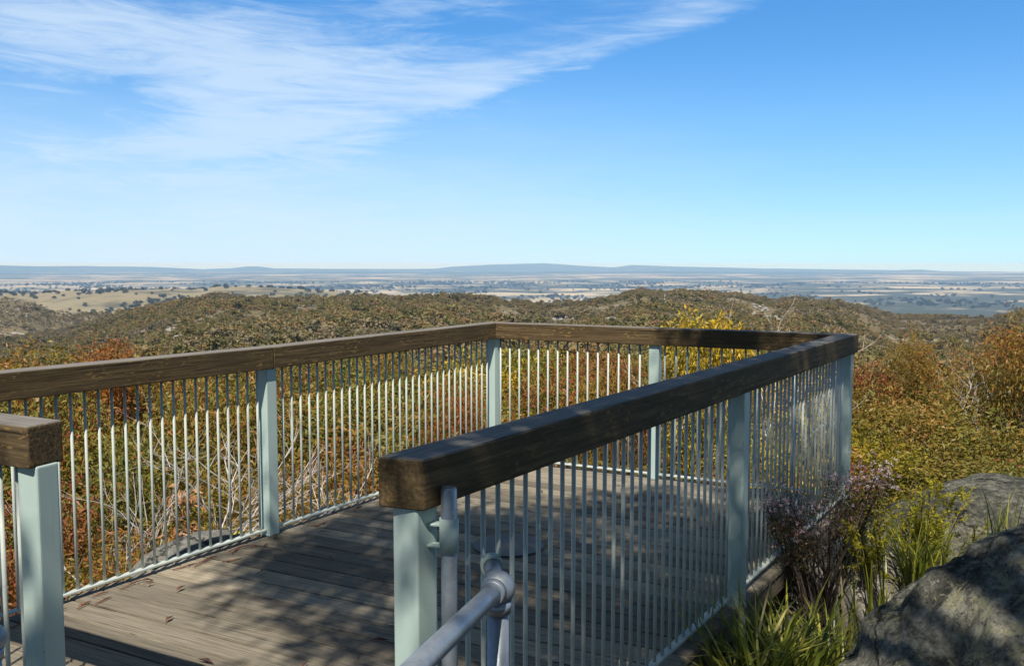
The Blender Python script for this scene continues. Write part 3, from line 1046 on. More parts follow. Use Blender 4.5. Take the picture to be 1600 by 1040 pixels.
def crown_mesh(name, seed, lobes, n_cl, per, llen, spread=0.16, droop=0.5, tip_red=0.35, wid=0.24):
    """foliage: clusters of leaves spread through several lobes (centre, radii)"""
    r = np.random.default_rng(seed)
    lob = np.array([[*c, *q] for c, q in lobes], float)
    vol = np.prod(lob[:, 3:], 1) ** 0.7
    pick = r.choice(len(lob), n_cl, p=vol / vol.sum())
    u = unit(r.normal(size=(n_cl, 3)))
    rad = r.random(n_cl) ** 0.30
    c = lob[pick, :3] + u * lob[pick, 3:] * rad[:, None]
    c += 0.07 * lob[pick, 3:] * r.normal(size=(n_cl, 3))
    outw = unit(u + np.array([0, 0, 0.35]) + 0.35 * r.normal(size=(n_cl, 3)))
    zlo, zhi = c[:, 2].min(), c[:, 2].max()
    hz = (c[:, 2] - zlo) / (zhi - zlo + 1e-6)
    tint_c = np.clip(0.50 * r.random(len(lob))[pick] + 0.24 * r.random(n_cl) + tip_red * (rad * 0.3 + hz * 0.6) - 0.04, 0, 1)
    b = np.repeat(c, per, 0) + spread * r.normal(size=(n_cl * per, 3)) * np.array([1, 1, 0.8])
    d = unit(np.repeat(outw, per, 0) * 0.8 + 0.8 * r.normal(size=(n_cl * per, 3)) - np.array([0, 0, droop]))
    L = llen * (0.6 + 0.7 * r.random(n_cl * per))
    V, F = leaf_faces(b, d, L, L * wid * (0.8 + 0.5 * r.random(n_cl * per)), unit(r.normal(size=(n_cl * per, 3))))
    tint = np.clip(np.repeat(tint_c, per) + 0.10 * r.normal(size=n_cl * per), 0, 1)
    return mesh_np(name, V, F, attrs={'tint': tint}), c


def stem_mesh(name, seed, targets, n_main, base_r, h0=0.0, spread=0.12, wob=0.08, twig=0.006):
    """stems from the base that fork out to a sample of the leaf clusters"""
    r = random.Random(seed)
    mb = MB()
    mains = []
    tg = [Vector(t) for t in targets]
    for k in range(n_main):
        e = r.choice(tg) * 0.75
        b = Vector((r.uniform(-spread, spread), r.uniform(-spread, spread), h0))
        p = [b]
        for i in range(1, 5):
            q = b.lerp(e, i / 4) + Vector((r.uniform(-wob, wob), r.uniform(-wob, wob), r.uniform(-wob, wob) * 0.5 + 0.10 * math.sin(i / 4 * math.pi) * e.z * 0.4))
            p.append(q)
        mb.tube(p, [base_r * (1 - 0.72 * i / 4) for i in range(5)], 5, False)
        mains.append(p)
    for t_ in tg:
        mn = min(mains, key=lambda p: min((q - t_).length for q in p[1:]))
        q = min(mn[1:], key=lambda q: (q - t_).length + (0.3 if q.z > t_.z else 0))
        m_ = q.lerp(t_, 0.5) + Vector((r.uniform(-wob, wob), r.uniform(-wob, wob), -0.3 * wob))
        mb.tube([q, m_, t_], [twig * 1.5, twig, twig * 0.4], 3, False)
    me = bpy.data.meshes.new(name)
    mb.bm.to_mesh(me); mb.bm.free()
    return me


def plant(name, loc, crown_me, stem_me, leaf, stem, label, cat, group=None, scale=(1, 1, 1), rz=0.0, stem_name='stem', crown_name='foliage'):
    root = empty(name, loc, rz)
    root.scale = scale
    tag(root, label, cat, group)
    for nm, me, mt in ((crown_name, crown_me, leaf), (stem_name, stem_me, stem)):
        if me is None:
            continue
        if not me.materials:
            me.materials.append(mt)
        o = bpy.data.objects.new(nm, me)
        o.parent = root
        COL.objects.link(o)
        o.material_slots[0].link = 'OBJECT'
        o.material_slots[0].material = mt
    return root


def rand_lobes(seed, n, w_, h_, low=0.25):
    r = random.Random(seed)
    out = []
    for i in range(n):
        a = 2 * math.pi * (i + r.random()) / n
        rr = w_ * r.uniform(0.2, 0.75)
        z = h_ * r.uniform(low + 0.1, 0.82)
        q = w_ * r.uniform(0.22, 0.46)
        out.append(((rr * math.cos(a), rr * math.sin(a), z), (q, q, q * r.uniform(0.7, 1.0))))
    out.append(((0, 0, h_ * 0.72), (w_ * 0.5, w_ * 0.5, h_ * 0.26)))
    return out


# heath shrub variants about 2 m tall and 1.3 m in radius
SHRUBS = []
for k in range(7):
    lb = rand_lobes(40 + k, 15, 1.15, 2.0, 0.02)
    cm, cc = crown_mesh('heath_foliage', 60 + k, lb, 760, 11, 0.078, 0.075, 0.35, 0.30, 0.25)
    st = stem_mesh('heath_stems', 80 + k, cc[::9][:34], 6, 0.016, twig=0.0045)
    SHRUBS.append((cm, st))
# finer variants for shrubs farther down the slope
FARSHRUBS = []
for k in range(5):
    lb = rand_lobes(140 + k, 15, 1.3, 2.2, 0.05)
    cm, cc = crown_mesh('heath_foliage', 160 + k, lb, 820, 10, 0.090, 0.095, 0.3, 0.30, 0.27)
    st = stem_mesh('heath_stems', 180 + k, cc[::10][:30], 6, 0.020, twig=0.006)
    FARSHRUBS.append((cm, st))

# ------------------------------------------------------------------ individual plants that stand out
# golden tree that rises over the far rail
cm, cc = crown_mesh('golden_foliage', 301, [((-0.25, 0, 3.66), (0.44, 0.42, 0.32)), ((0.30, 0.05, 3.70), (0.32, 0.35, 0.28)), ((0.64, 0.1, 3.45), (0.28, 0.3, 0.20)), ((0.0, 0.1, 2.9), (0.75, 0.6, 0.5)),
                                            ((0.45, -0.2, 2.4), (0.65, 0.6, 0.5)), ((-0.3, 0.0, 2.2), (0.5, 0.5, 0.5)), ((0.3, 0.0, 1.6), (0.6, 0.5, 0.5))], 1250, 11, 0.085, 0.065, 0.55, 0.35, 0.25)
st = stem_mesh('golden_stems', 302, cc[::22][:56], 5, 0.035)
g = bp(1100, 495, dist=9.3)
plant('small_tree', (g[0], g[1], -2.98), cm, st, M['golden'], M['dead'], 'golden leaved small tree rising above the rail of the far railing', 'tree', None, (0.74, 0.74, 1), 0.0, 'trunk', 'crown')


def special(u, row, dist, height, width, palette, label, variants=SHRUBS, k=0, rz=0.0, cat='shrub', name='heath_shrub'):
    p = bp(u, row, dist=dist)
    s = height / 2.05
    return plant(name, (p[0], p[1], p[2] - height), *variants[k % len(variants)], M[palette], M['stem'], label, cat, None, (width / 2.3, width / 2.3, s), rz)


special(705, 585, 10.2, 1.9, 1.0, 'orange', 'burnt orange shrub seen through the bars next to the far corner post', k=1, rz=0.4)
special(850, 556, 9.0, 2.4, 1.6, 'red', 'red brown shrub behind the bars just right of the far corner post', k=2, rz=1.0)
special(930, 548, 8.9, 2.5, 1.2, 'rust', 'yellow and rust shrub behind the middle of the far railing', k=3, rz=2.0)
special(985, 552, 8.6, 2.4, 1.1, 'red', 'red leaved shrub touching the middle post of the far railing', k=4, rz=0.2)
special(1250, 560, 8.2, 2.4, 1.5, 'golden', 'golden green shrub behind the bars where the far railing meets the corner', k=5, rz=0.9)
special(1432, 526, 21.0, 2.3, 1.5, 'rust', 'orange crowned shrub standing up alone above the slope beyond the boulders', FARSHRUBS, 0, 0.3)
special(1606, 488, 17.0, 2.9, 1.7, 'rust', 'tall rust brown shrub at the edge, highest on the slope beyond the boulders', FARSHRUBS, 1, 0.6)
special(1330, 610, 15.0, 2.4, 2.4, 'olive', 'yellow green shrub beside the outer corner post of the deck', FARSHRUBS, 2, 0.6)
special(60, 548, 15.0, 2.6, 2.6, 'rust', 'rust leaved shrub rising above the long rail, left of the hill with white rocks', FARSHRUBS, 3, 0.6)
special(150, 545, 16.5, 2.6, 1.7, 'orange', 'small orange tipped shrub poking over the long sunlit rail', FARSHRUBS, 4, 0.6)

# dry bunch of leaves
p = bp(272, 762, dist=6.6)
cm, cc = crown_mesh('dry_foliage', 320, [((0, 0, 0.62), (0.13, 0.12, 0.10)), ((0.06, 0, 0.42), (0.08, 0.1, 0.12))], 26, 7, 0.085, 0.04, 0.9, 0.3, 0.3)
st = stem_mesh('dry_stems', 321, cc[::2], 2, 0.012)
plant('dead_shrub', (p[0], p[1], p[2] - 0.72), cm, st, M['dry'], M['dead'], 'small bunch of dry pale orange leaves behind the sunlit bars', 'shrub')


def bare_shrub(seed, h_, w_, n=9, rad=0.014):
    r = random.Random(seed)
    mb = MB()
    def grow(p, d, L, rd, lv):
        pts = [p]; q = p.copy(); dd = d.copy()
        for i in range(4):
            dd = (dd + Vector((r.gauss(0, 0.16), r.gauss(0, 0.16), r.gauss(0.02, 0.10)))).normalized()
            q = q + dd * (L / 4)
            pts.append(q.copy())
        mb.tube(pts, [rd * (1 - 0.16 * i) for i in range(5)], 4, False)
        if lv > 0:
            for i in range(r.randint(2, 4)):
                b = pts[r.randint(1, 4)]
                nd = (dd + Vector((r.gauss(0, 0.6), r.gauss(0, 0.6), r.gauss(0.15, 0.35)))).normalized()
                grow(b, nd, L * r.uniform(0.45, 0.75), rd * 0.55, lv - 1)
    for k in range(n):
        a = 2 * math.pi * r.random()
        d = Vector((math.cos(a) * w_, math.sin(a) * w_, h_)).normalized()
        grow(Vector((r.uniform(-.1, .1), r.uniform(-.1, .1), 0)), d, h_ * r.uniform(0.5, 0.7), rad, 3)
    me = bpy.data.meshes.new('bare_branches')
    mb.bm.to_mesh(me); mb.bm.free()
    return me


BARE = [bare_shrub(500 + k, 1.5, 1.0, (7, 5, 5)[k], (0.011, 0.010, 0.011)[k]) for k in range(3)]
for (u, row, dist, k, hs, lab) in ((335, 640, 7.6, 0, 1.0, 'bare bleached shrub with white twigs left of the post under the rail joint'),
                                (480, 690, 7.4, 0, 0.85, 'low bare grey shrub right of the post under the rail joint'),
                                (190, 760, 6.3, 2, 0.7, 'leaning dead grey branches low behind the sunlit bars'),
                                (1490, 560, 22.0, 0, 1.6, 'dead white stems standing among the shrubs beyond the boulders'),
                                (1550, 620, 17.0, 1, 1.4, 'thin dead stems half hidden in green bush above the granite boulder'),
                                (1180, 545, 9.5, 2, 1.1, 'tangle of pale bare twigs beside the golden tree behind the far railing'),
                                (1395, 590, 24.0, 1, 1.5, 'bare pale stems on the slope next to the outer corner post')):
    p = bp(u, row, dist=dist)
    o = link('dead_shrub', BARE[k], M['dead'], None, (p[0], p[1], p[2] - 1.35 * hs), 1.3 * k)
    o.scale = (hs, hs, hs)
    tag(o, lab, 'shrub')

# ------------------------------------------------------------------ heath on the slope round the deck
r2 = random.Random(77)
HLAB = {
 ('left', 'olive'): 'olive green heath shrub with rusty tips in the bush behind the long sunlit railing',
 ('left', 'rust'): 'rusty orange heath shrub in the bush behind the long sunlit railing',
 ('left', 'red'): 'red brown heath shrub in the bush behind the long sunlit railing',
 ('left', 'golden'): 'yellow green heath shrub in the bush behind the long sunlit railing',
 ('mid', 'olive'): 'olive green heath shrub in the bush behind the short far railing',
 ('mid', 'rust'): 'rusty orange heath shrub in the bush behind the short far railing',
 ('mid', 'red'): 'red brown heath shrub in the bush behind the short far railing',
 ('mid', 'golden'): 'yellow green heath shrub in the bush behind the short far railing',
 ('right', 'olive'): 'olive green heath shrub on the open slope beyond the boulders',
 ('right', 'rust'): 'rusty orange heath shrub on the open slope beyond the boulders',
 ('right', 'red'): 'red brown heath shrub on the open slope beyond the boulders',
 ('right', 'golden'): 'yellow green heath shrub on the open slope beyond the boulders',
}
cen = np.array([0.55, 4.4])
count = 0
rr_ = 5.0
while rr_ < 31:
    stp = 0.85 + rr_ * 0.055
    a = -0.70 + r2.random() * 0.1
    while a < 0.72:
        rj = rr_ + r2.uniform(-0.4, 0.4) * stp
        aj = a + r2.uniform(-0.35, 0.35) * stp / rr_
        x, y = math.sin(aj) * rj, math.cos(aj) * rj
        a += stp * 1.22 / rr_
        u_ = 800 + FPX * x / y
        # outside the deck and its rocks
        P = np.array([x, y])
        dl = -np.dot(P - PB, N1)                  # >0 outside the left side
        df = -np.dot(P - PB, N2)                  # >0 beyond the far side
        dr = np.dot(P - PC, O3)                   # >0 outside the right side
        if max(dl, df, dr) < 1.0:
            continue
        if dr > 0 and u_ > 1150 and y < 8.2 and df < 2.0:
            continue                               # boulder and grass corner
        side = 'left' if u_ < 775 else ('mid' if u_ < 1325 else 'right')
        zt = -0.42 if side == 'left' else (-0.30 if side == 'mid' else -1.30)
        if side == 'right':
            zt = -1.35 + 0.45 * max(0, min(1, (u_ - 1400) / 200)) * min(1, rj / 18)
        if rj < 7.0:
            zt -= 0.25 * (7.0 - rj)
        zt += r2.uniform(-0.50, 0.34)
        zt = min(zt, 1.40 - rj * (0.100 - 0.026 * max(0, min(1, (u_ - 1400) / 200))) + r2.uniform(-0.25, 0.25))
        gz = float(near_z(np.array([math.atan2(x, y)]), np.array([rj]), np.array([x]), np.array([y]))[0])
        gz = min(gz, zt - 1.2)
        hgt = zt - gz
        wgts = {'left': (0.52, 0.33, 0.06, 0.09), 'mid': (0.26, 0.38, 0.24, 0.12), 'right': (0.38, 0.46, 0.12, 0.04)}[side]
        pal = r2.choices(['olive', 'rust', 'red', 'golden'], wgts)[0]
        var = SHRUBS if rj < 11 else FARSHRUBS
        k = r2.randrange(len(var))
        wsc = (0.62 if rj < 9 else 0.85) * (1 + 0.012 * rj) * r2.uniform(0.8, 1.35)
        plant('heath_shrub', (x, y, gz), *var[k], M[pal], M['stem'] if r2.random() < 0.88 else M['dead'], HLAB[(side, pal)], 'shrub',
              HLAB[(side, pal)].split(' in the ')[0].split(' on the ')[0] + {'left': 's by the long railing', 'mid': 's by the far railing', 'right': 's on the open slope'}[side],
              (wsc, wsc, hgt / 2.1), r2.uniform(0, 6.28))
        count += 1
    rr_ += stp * 0.85
print('heath shrubs', count)

# ------------------------------------------------------------------ hillside forest
def tree_lobes(seed, w_, h_):
    r = random.Random(seed)
    out = []
    for i in range(6):
        a = 2 * math.pi * (i + r.random()) / 6
        rr = w_ * r.uniform(0.15, 0.6)
        q = w_ * r.uniform(0.35, 0.55)
        out.append(((rr * math.cos(a), rr * math.sin(a), h_ * r.uniform(0.52, 0.85)), (q, q, q * 0.7)))
    return out


TREES = []
for k in range(5):
    cm, cc = crown_mesh('gum_crown', 700 + k, tree_lobes(700 + k, 2.6, 6.0), 120, 6, 0.62, 0.30, 0.2, 0.3, 0.62)
    st = stem_mesh('gum_trunk', 720 + k, cc[::6][:18], 4, 0.10, 0.0, 0.4, 0.25, 0.04)
    TREES.append((cm, st))

proto_col = bpy.data.collections.new('forest_tree_kinds')     # not linked to the scene: only feeds the mass
for k in range(4):
    cm, cc = crown_mesh('forest_crown', 800 + k, tree_lobes(800 + k, 2.5, 5.6), 70, 4, 0.95, 0.38, 0.2, 0.25, 0.75)
    mb_st = stem_mesh('forest_trunk', 820 + k, cc[::9][:7], 3, 0.12, 0.0, 0.3, 0.2, 0.05)
    cm.materials.append(M['forest'])
    b2 = bmesh.new(); b2.from_mesh(cm)
    nf = len(b2.faces)
    b2.from_mesh(mb_st)
    b2.faces.ensure_lookup_table()
    for f in b2.faces[nf:]:
        f.material_index = 1
    b2.to_mesh(cm); b2.free()
    cm.materials.append(M['dead'])
    po = bpy.data.objects.new('forest_tree', cm)
    proto_col.objects.link(po)


grey_col = bpy.data.collections.new('hazed_tree_kinds')
for k, ob in enumerate(list(proto_col.objects)):
    me2 = ob.data.copy()
    me2.materials[0] = M['hazedgum']
    grey_col.objects.link(bpy.data.objects.new('hazed_gum', me2))


def scatter(name, pts, scl, rot, coll, label_kind='stuff', flat=None):
    me = bpy.data.meshes.new(name)
    n = len(pts)
    me.vertices.add(n)
    me.vertices.foreach_set('co', np.asarray(pts, np.float32).ravel())
    for nm, arr in (('scl', scl), ('rot', rot)):
        a = me.attributes.new(nm, 'FLOAT', 'POINT')
        a.data.foreach_set('value', np.asarray(arr, np.float32))
    o = link(name, me)
    o['kind'] = label_kind
    ng = bpy.data.node_groups.new(name + '_scatter', 'GeometryNodeTree')
    ng.interface.new_socket('Geometry', in_out='INPUT', socket_type='NodeSocketGeometry')
    ng.interface.new_socket('Geometry', in_out='OUTPUT', socket_type='NodeSocketGeometry')
    N = ng.nodes
    gi = N.new('NodeGroupInput'); go = N.new('NodeGroupOutput')
    iop = N.new('GeometryNodeInstanceOnPoints')
    ci = N.new('GeometryNodeCollectionInfo')
    ci.inputs['Collection'].default_value = coll
    ci.inputs['Separate Children'].default_value = True
    ci.inputs['Reset Children'].default_value = True
    iop.inputs['Pick Instance'].default_value = True
    a1 = N.new('GeometryNodeInputNamedAttribute'); a1.data_type = 'FLOAT'; a1.inputs['Name'].default_value = 'scl'
    a2 = N.new('GeometryNodeInputNamedAttribute'); a2.data_type = 'FLOAT'; a2.inputs['Name'].default_value = 'rot'
    cx = N.new('ShaderNodeCombineXYZ')
    L = ng.links.new
    L(gi.outputs[0], iop.inputs['Points'])
    L(ci.outputs[0], iop.inputs['Instance'])
    L(a2.outputs[0], cx.inputs[2])
    L(cx.outputs[0], iop.inputs['Rotation'])
    L(a1.outputs[0], iop.inputs['Scale'])
    L(iop.outputs[0], go.inputs[0])
    md = o.modifiers.new('scatter', 'NODES')
    md.node_group = ng
    return o


def fz(zf, x, y):
    A = np.arctan2(x, y); r = np.hypot(x, y)
    return zf(A, r, x, y)


# trees on the near hillside, one by one, then the mass of the forest behind them
rt = np.random.default_rng(21)
cand = []
n = 170000
a_ = rt.uniform(-0.92, 0.92, n)
r_ = np.sqrt(rt.uniform(95.0 ** 2, 1420.0 ** 2, n))
keep = rt.random(n) < np.clip(0.62 + 1.9 * fbm(np.sin(a_) * r_ / 48, np.cos(a_) * r_ / 75, 3), 0.06, 1)
a_, r_ = a_[keep], r_[keep]
x_, y_ = np.sin(a_) * r_, np.cos(a_) * r_
z_ = fz(hill_z, x_, y_)
near_i = np.where((r_ < 178) & (np.abs(a_) < 0.62))[0]
near_i = near_i[np.argsort(r_[near_i])][:240]
kt = 0
for i in near_i:
    cm, st = TREES[kt % 5]
    s = float(rt.uniform(0.75, 1.15))
    plant('gum_tree', (float(x_[i]), float(y_[i]), float(z_[i]) - 0.2), cm, st, M['forest'], M['dead'] if kt % 3 else M['bark'],
          'small bushy gum tree on the hillside below the near heath', 'tree', 'gum trees on the hillside below the heath', (s, s, s * float(rt.uniform(0.85, 1.15))), float(rt.uniform(0, 6.28)), 'trunk', 'crown')
    kt += 1
mask_ = np.ones(len(r_), bool)
mask_[near_i] = False
ROCKS = ((262, 45, 26, 560), (300, 22, 30, 480), (265, 16, 14, 700), (345, 12, 16, 430), (880, 40, 26, 640), (955, 22, 16, 600), (1040, 10, 14, 760), (1190, 30, 22, 820), (1225, 26, 20, 760),
         (1045, 60, 14, 1000), (1310, 30, 12, 700), (640, 30, 10, 620), (480, 30, 10, 800))
for (u, rad_, cnt, rr0) in ROCKS:
    A0 = math.atan((u - 800) / FPX)
    mask_ &= ~((np.abs(a_ - A0) < rad_ * 0.55 / FPX) & (r_ < rr0 * 1.02) & (r_ > rr0 * 0.86))
# left far ridge
n2_ = 16000
ab = rt.uniform(-0.92, -0.34, n2_); rb_ = rt.uniform(1450, 2050, n2_)
xb, yb_ = np.sin(ab) * rb_, np.cos(ab) * rb_
zb_ = fz(hill_z, xb, yb_)
okb = zb_ > -190
okb &= rt.random(n2_) < np.clip(0.5 + 1.6 * fbm(xb / 60, yb_ / 80, 3), 0.08, 1)
pts_ = np.concatenate([np.stack([x_, y_, z_ - 0.2], 1)[mask_], np.stack([xb, yb_, zb_ - 0.2], 1)[okb]])
ns = len(pts_)
rr_p = np.hypot(pts_[:, 0], pts_[:, 1]); uu_p = px(np.arctan2(pts_[:, 0], pts_[:, 1]))
patch_ = fbm(pts_[:, 0] / 70 + 11, pts_[:, 1] / 110, 3)
greyer = (patch_ + 0.30 + 0.14 * rt.normal(size=ns)) < 0.55 * np.clip((rr_p - 600) / 900 + np.where(uu_p > 820, 0.12, 0.0), 0.05, 0.6)
scl_ = (np.exp(rt.normal(-0.52, 0.30, ns)) * (1 + 0.7 * fbm(pts_[:, 0] / 40, pts_[:, 1] / 60 + 9, 2))).clip(0.30, 1.5)
scatter('hillside_forest', pts_[~greyer], scl_[~greyer], rt.uniform(0, 6.28, (~greyer).sum()), proto_col)
scatter('hazed_gum_forest', pts_[greyer], scl_[greyer], rt.uniform(0, 6.28, greyer.sum()), grey_col)
tag(bpy.data.objects['hazed_gum_forest'], 'gum forest mixed through the farther hills, haze grey put into its leaf colour', 'forest')
tag(bpy.data.objects['hillside_forest'], 'olive brown gum forest covering the hills below the deck', 'forest')
print('forest trees', ns)

# far woodland on the paddock hills and the edge of the plain
far_col = bpy.data.collections.new('far_tree_kinds')
for k in range(3):
    cm, cc = crown_mesh('far_crown', 900 + k, [((0, 0, 6.5), (6.5, 6.5, 4.5)), ((4, 2, 5), (4.5, 4.5, 3.5)), ((-3, -3, 5), (4, 4, 3))], 45, 2, 4.2, 1.4, 0.1, 0.2, 0.8)
    cm.materials.append(M['farwood'])
    far_col.objects.link(bpy.data.objects.new('far_tree', cm))
n = 9000
a3 = rt.uniform(-0.92, 0.1, n); r3 = rt.uniform(2900, 5600, n)
x3, y3 = np.sin(a3) * r3, np.cos(a3) * r3
z3 = fz(paddock_z, x3, y3)
k3 = (rt.random(n) < np.clip(0.20 + 1.9 * fbm(x3 / 260, y3 / 420, 3), 0.03, 1)) & (z3 > PLAIN_Z + 5)
x3, y3, z3 = x3[k3], y3[k3], z3[k3]
scatter('paddock_woodland', np.stack([x3, y3, z3], 1), rt.uniform(0.5, 1.3, len(x3)), rt.uniform(0, 6.28, len(x3)), far_col)
tag(bpy.data.objects['paddock_woodland'], 'scattered dark trees over the pale grassy hills', 'woodland')
n = 18000
a4 = rt.uniform(-0.92, 0.92, n); r4 = np.sqrt(rt.uniform(5000.0 ** 2, 15000.0 ** 2, n))
x4, y4 = np.sin(a4) * r4, np.cos(a4) * r4
k4 = rt.random(n) < np.clip(0.1 + 2.2 * fbm(x4 / 500, y4 / 900, 3), 0.01, 1)
x4, y4 = x4[k4], y4[k4]
z4 = plain_z(0, 0, x4, y4)
scatter('plain_woodland', np.stack([x4, y4, z4], 1), rt.uniform(0.9, 2.2, len(x4)), rt.uniform(0, 6.28, len(x4)), far_col)
tag(bpy.data.objects['plain_woodland'], 'dark scattered trees on the wide pale plain', 'woodland')

# pale granite outcrops among the hillside forest
rock_col = bpy.data.collections.new('outcrop_rock_kinds')
for k in range(3):
    o = boulder('outcrop_rock', (0, 0, 0), (2.4, 1.8, 1.3), 950 + k, M['outcrop'], 'x', 3, 0.30)
    COL.objects.unlink(o)
    rock_col.objects.link(o)
    del o['label'], o['category']
cl_ = []
for (u, rad_, cnt, rr0) in ROCKS + ((20, 40, 24, 1700), (60, 40, 24, 1730), (110, 40, 16, 1760)):
    for i in range(cnt):
        uu = rt.normal(u, rad_ * 0.6)
        q = rr0 * (1 + 0.05 * rt.normal())
        A0 = math.atan((uu - 800) / FPX)
        cl_.append((math.sin(A0) * q, math.cos(A0) * q))
cl_ = np.array(cl_)
zr = fz(hill_z, cl_[:, 0], cl_[:, 1])
scatter('granite_outcrops', np.stack([cl_[:, 0], cl_[:, 1], zr + 0.8], 1), rt.uniform(0.35, 1.25, len(cl_)) * np.minimum(np.hypot(cl_[:, 0], cl_[:, 1]), 900) / 850, rt.uniform(0, 6.28, len(cl_)), rock_col)
tag(bpy.data.objects['granite_outcrops'], 'pale granite outcrops showing through the hillside forest', 'rocks')


# ------------------------------------------------------------------ plants in the rock corner
def strap_tussock(seed, n, length, spread, wd, erect=0.5):
    r = np.random.default_rng(seed)
    seg = 6
    V, F, T = [], [], []
    for i in range(n):
        a = r.uniform(0, 2 * math.pi)
        b = np.array([r.normal(0, spread), r.normal(0, spread), 0])
        L = length * r.uniform(0.55, 1.1)
        lean = r.uniform(0.05, 1.0 - erect * 0.6)
        d = np.array([math.cos(a), math.sin(a), 0])
        ang0 = math.pi / 2 - lean * 0.5
        bend = r.uniform(0.2, 1.9) * (1.25 - erect)
        sd = np.array([-math.sin(a), math.cos(a), 0])
        p = b.copy(); ww = wd * r.uniform(0.7, 1.3)
        tv = float(np.clip(r.normal(0.45, 0.25), 0, 1))
        v0 = len(V)
        for k in range(seg + 1):
            f = k / seg
            wk = ww * (1 - f ** 2.2) * (0.6 + 0.4 * min(1, f * 3)) + 0.0006
            V.append(p - sd * wk / 2); V.append(p + sd * wk / 2)
            ang = ang0 - bend * f * f
            p = p + (d * math.cos(ang) + np.array([0, 0, math.sin(ang)])) * (L / seg)
        for k in range(seg):
            F.append((v0 + 2 * k, v0 + 2 * k + 1, v0 + 2 * k + 3, v0 + 2 * k + 2)); T.append(tv)
    return mesh_np('strap_blades', V, F, attrs={'tint': T})


TUS = [strap_tussock(600 + k, 95, 0.76, 0.06, 0.019, 0.02) for k in range(3)] + [strap_tussock(610 + k, 30, 0.66, 0.07, 0.015, 0.80) for k in range(3)]
for (x, y, z, k, s, lab) in (
    (0.98, 3.62, -0.46, 0, 0.9, 'arching strap leaf tussock at the foot of the shaded railing, nearest the bars'),
    (0.96, 3.42, -0.40, 2, 0.95, 'bright arching strap leaves leaning out from under the deck edge at the bottom'),
    (1.10, 3.52, -0.42, 1, 1.0, 'broad yellow green tussock in front of the one under the middle post'),
    (1.20, 3.72, -0.50, 1, 0.9, 'sunlit arching tussock between the deck edge and the large dark boulder'),
    (1.44, 3.90, -0.50, 2, 0.8, 'dark green tussock tucked against the side of the large dark boulder'),
    (1.16, 4.02, -0.56, 3, 0.55, 'upright thin grass in the dark gap under the deck edge'),
    (1.82, 4.34, -0.40, 4, 0.85, 'upright green strap leaves in front of the pale rock slab'),
    (2.10, 4.25, -0.24, 5, 0.8, 'tall sunlit strap leaves behind the crest of the large dark boulder'),
    (2.42, 4.30, -0.02, 3, 0.85, 'straight blades rising in front of the grey granite boulder'),
    (2.62, 4.25, 0.06, 4, 0.8, 'sparse upright blades beside the crest of the large dark boulder, furthest from the deck'),
    (1.46, 4.12, -0.58, 1, 0.5, 'shaded tussock under the flowering shrub, next to the pale slab'),
    (2.12, 4.55, -0.22, 0, 0.7, 'dry looking tussock at the foot of the feathery yellow shrub')):
    o = link('grass_tussock', TUS[k], M['strap'], None, (x, y, z), k * 1.7 + x * 3)
    o.scale = (s, s, s)
    tag(o, lab, 'grass plant')


def feathery(seed, h_, n):
    """upright sprays densely set with tiny needles"""
    r = np.random.default_rng(seed)
    B, Dn, L = [], [], []
    sp = []
    for i in range(n):
        a = r.uniform(0, 2 * math.pi); lean = abs(r.normal(0, 0.30))
        d = np.array([math.cos(a) * lean, math.sin(a) * lean, 1.0]); d /= np.linalg.norm(d)
        Ls = h_ * r.uniform(0.55, 1.0)
        b = np.array([r.normal(0, 0.03), r.normal(0, 0.03), 0])
        sp.append((b, b + d * Ls))
        for j in range(7):
            f0 = r.uniform(0.25, 0.95)
            q = b + d * Ls * f0
            d2 = d + r.normal(size=3) * 0.45; d2 /= np.linalg.norm(d2)
            l2 = h_ * 0.22 * (1.15 - f0)  + 0.05
            m_ = 42
            t_ = r.random(m_)
            B.append(q + d2 * (t_ * l2)[:, None])
            Dn.append(unit(d2 + r.normal(size=(m_, 3)) * 0.8)); L.append(np.full(m_, 0.021) * r.uniform(0.7, 1.3, m_))
    B = np.concatenate(B); Dn = np.concatenate(Dn); L = np.concatenate(L)
    V, F = leaf_faces(B, Dn, L, L * 0.28, unit(r.normal(size=B.shape)), 0.1)
    me = mesh_np('feathery_foliage', V, F, attrs={'tint': np.clip(B[:, 2] / h_ * 0.7 + 0.25 * r.random(len(B)), 0, 1)})
    mb = MB()
    for b, e in sp:
        mb.tube([b, (b + e) / 2, e], [0.004, 0.003, 0.0015], 4, False)
    st = bpy.data.meshes.new('feathery_stems'); mb.bm.to_mesh(st); mb.bm.free()
    return me, st


for (u, row, dist, h_, n, seed, lab) in ((1440, 742, 4.75, 0.66, 24, 1, 'feathery yellow green shrub in front of the grey granite boulder, the taller one'),
                                      (1370, 772, 4.55, 0.54, 14, 2, 'small feathery yellow shrub between the flowering shrub and the taller feathery one'),
                                      (1462, 735, 5.0, 0.60, 4, 3, 'single plume of feathery green just above the boulder top')):
    p = bp(u, row, dist=dist)
    cm, st = feathery(seed, h_, n)
    plant('feathery_shrub', (p[0], p[1], p[2] - h_), cm, st, M['feathery'], M['stem'], lab, 'shrub')

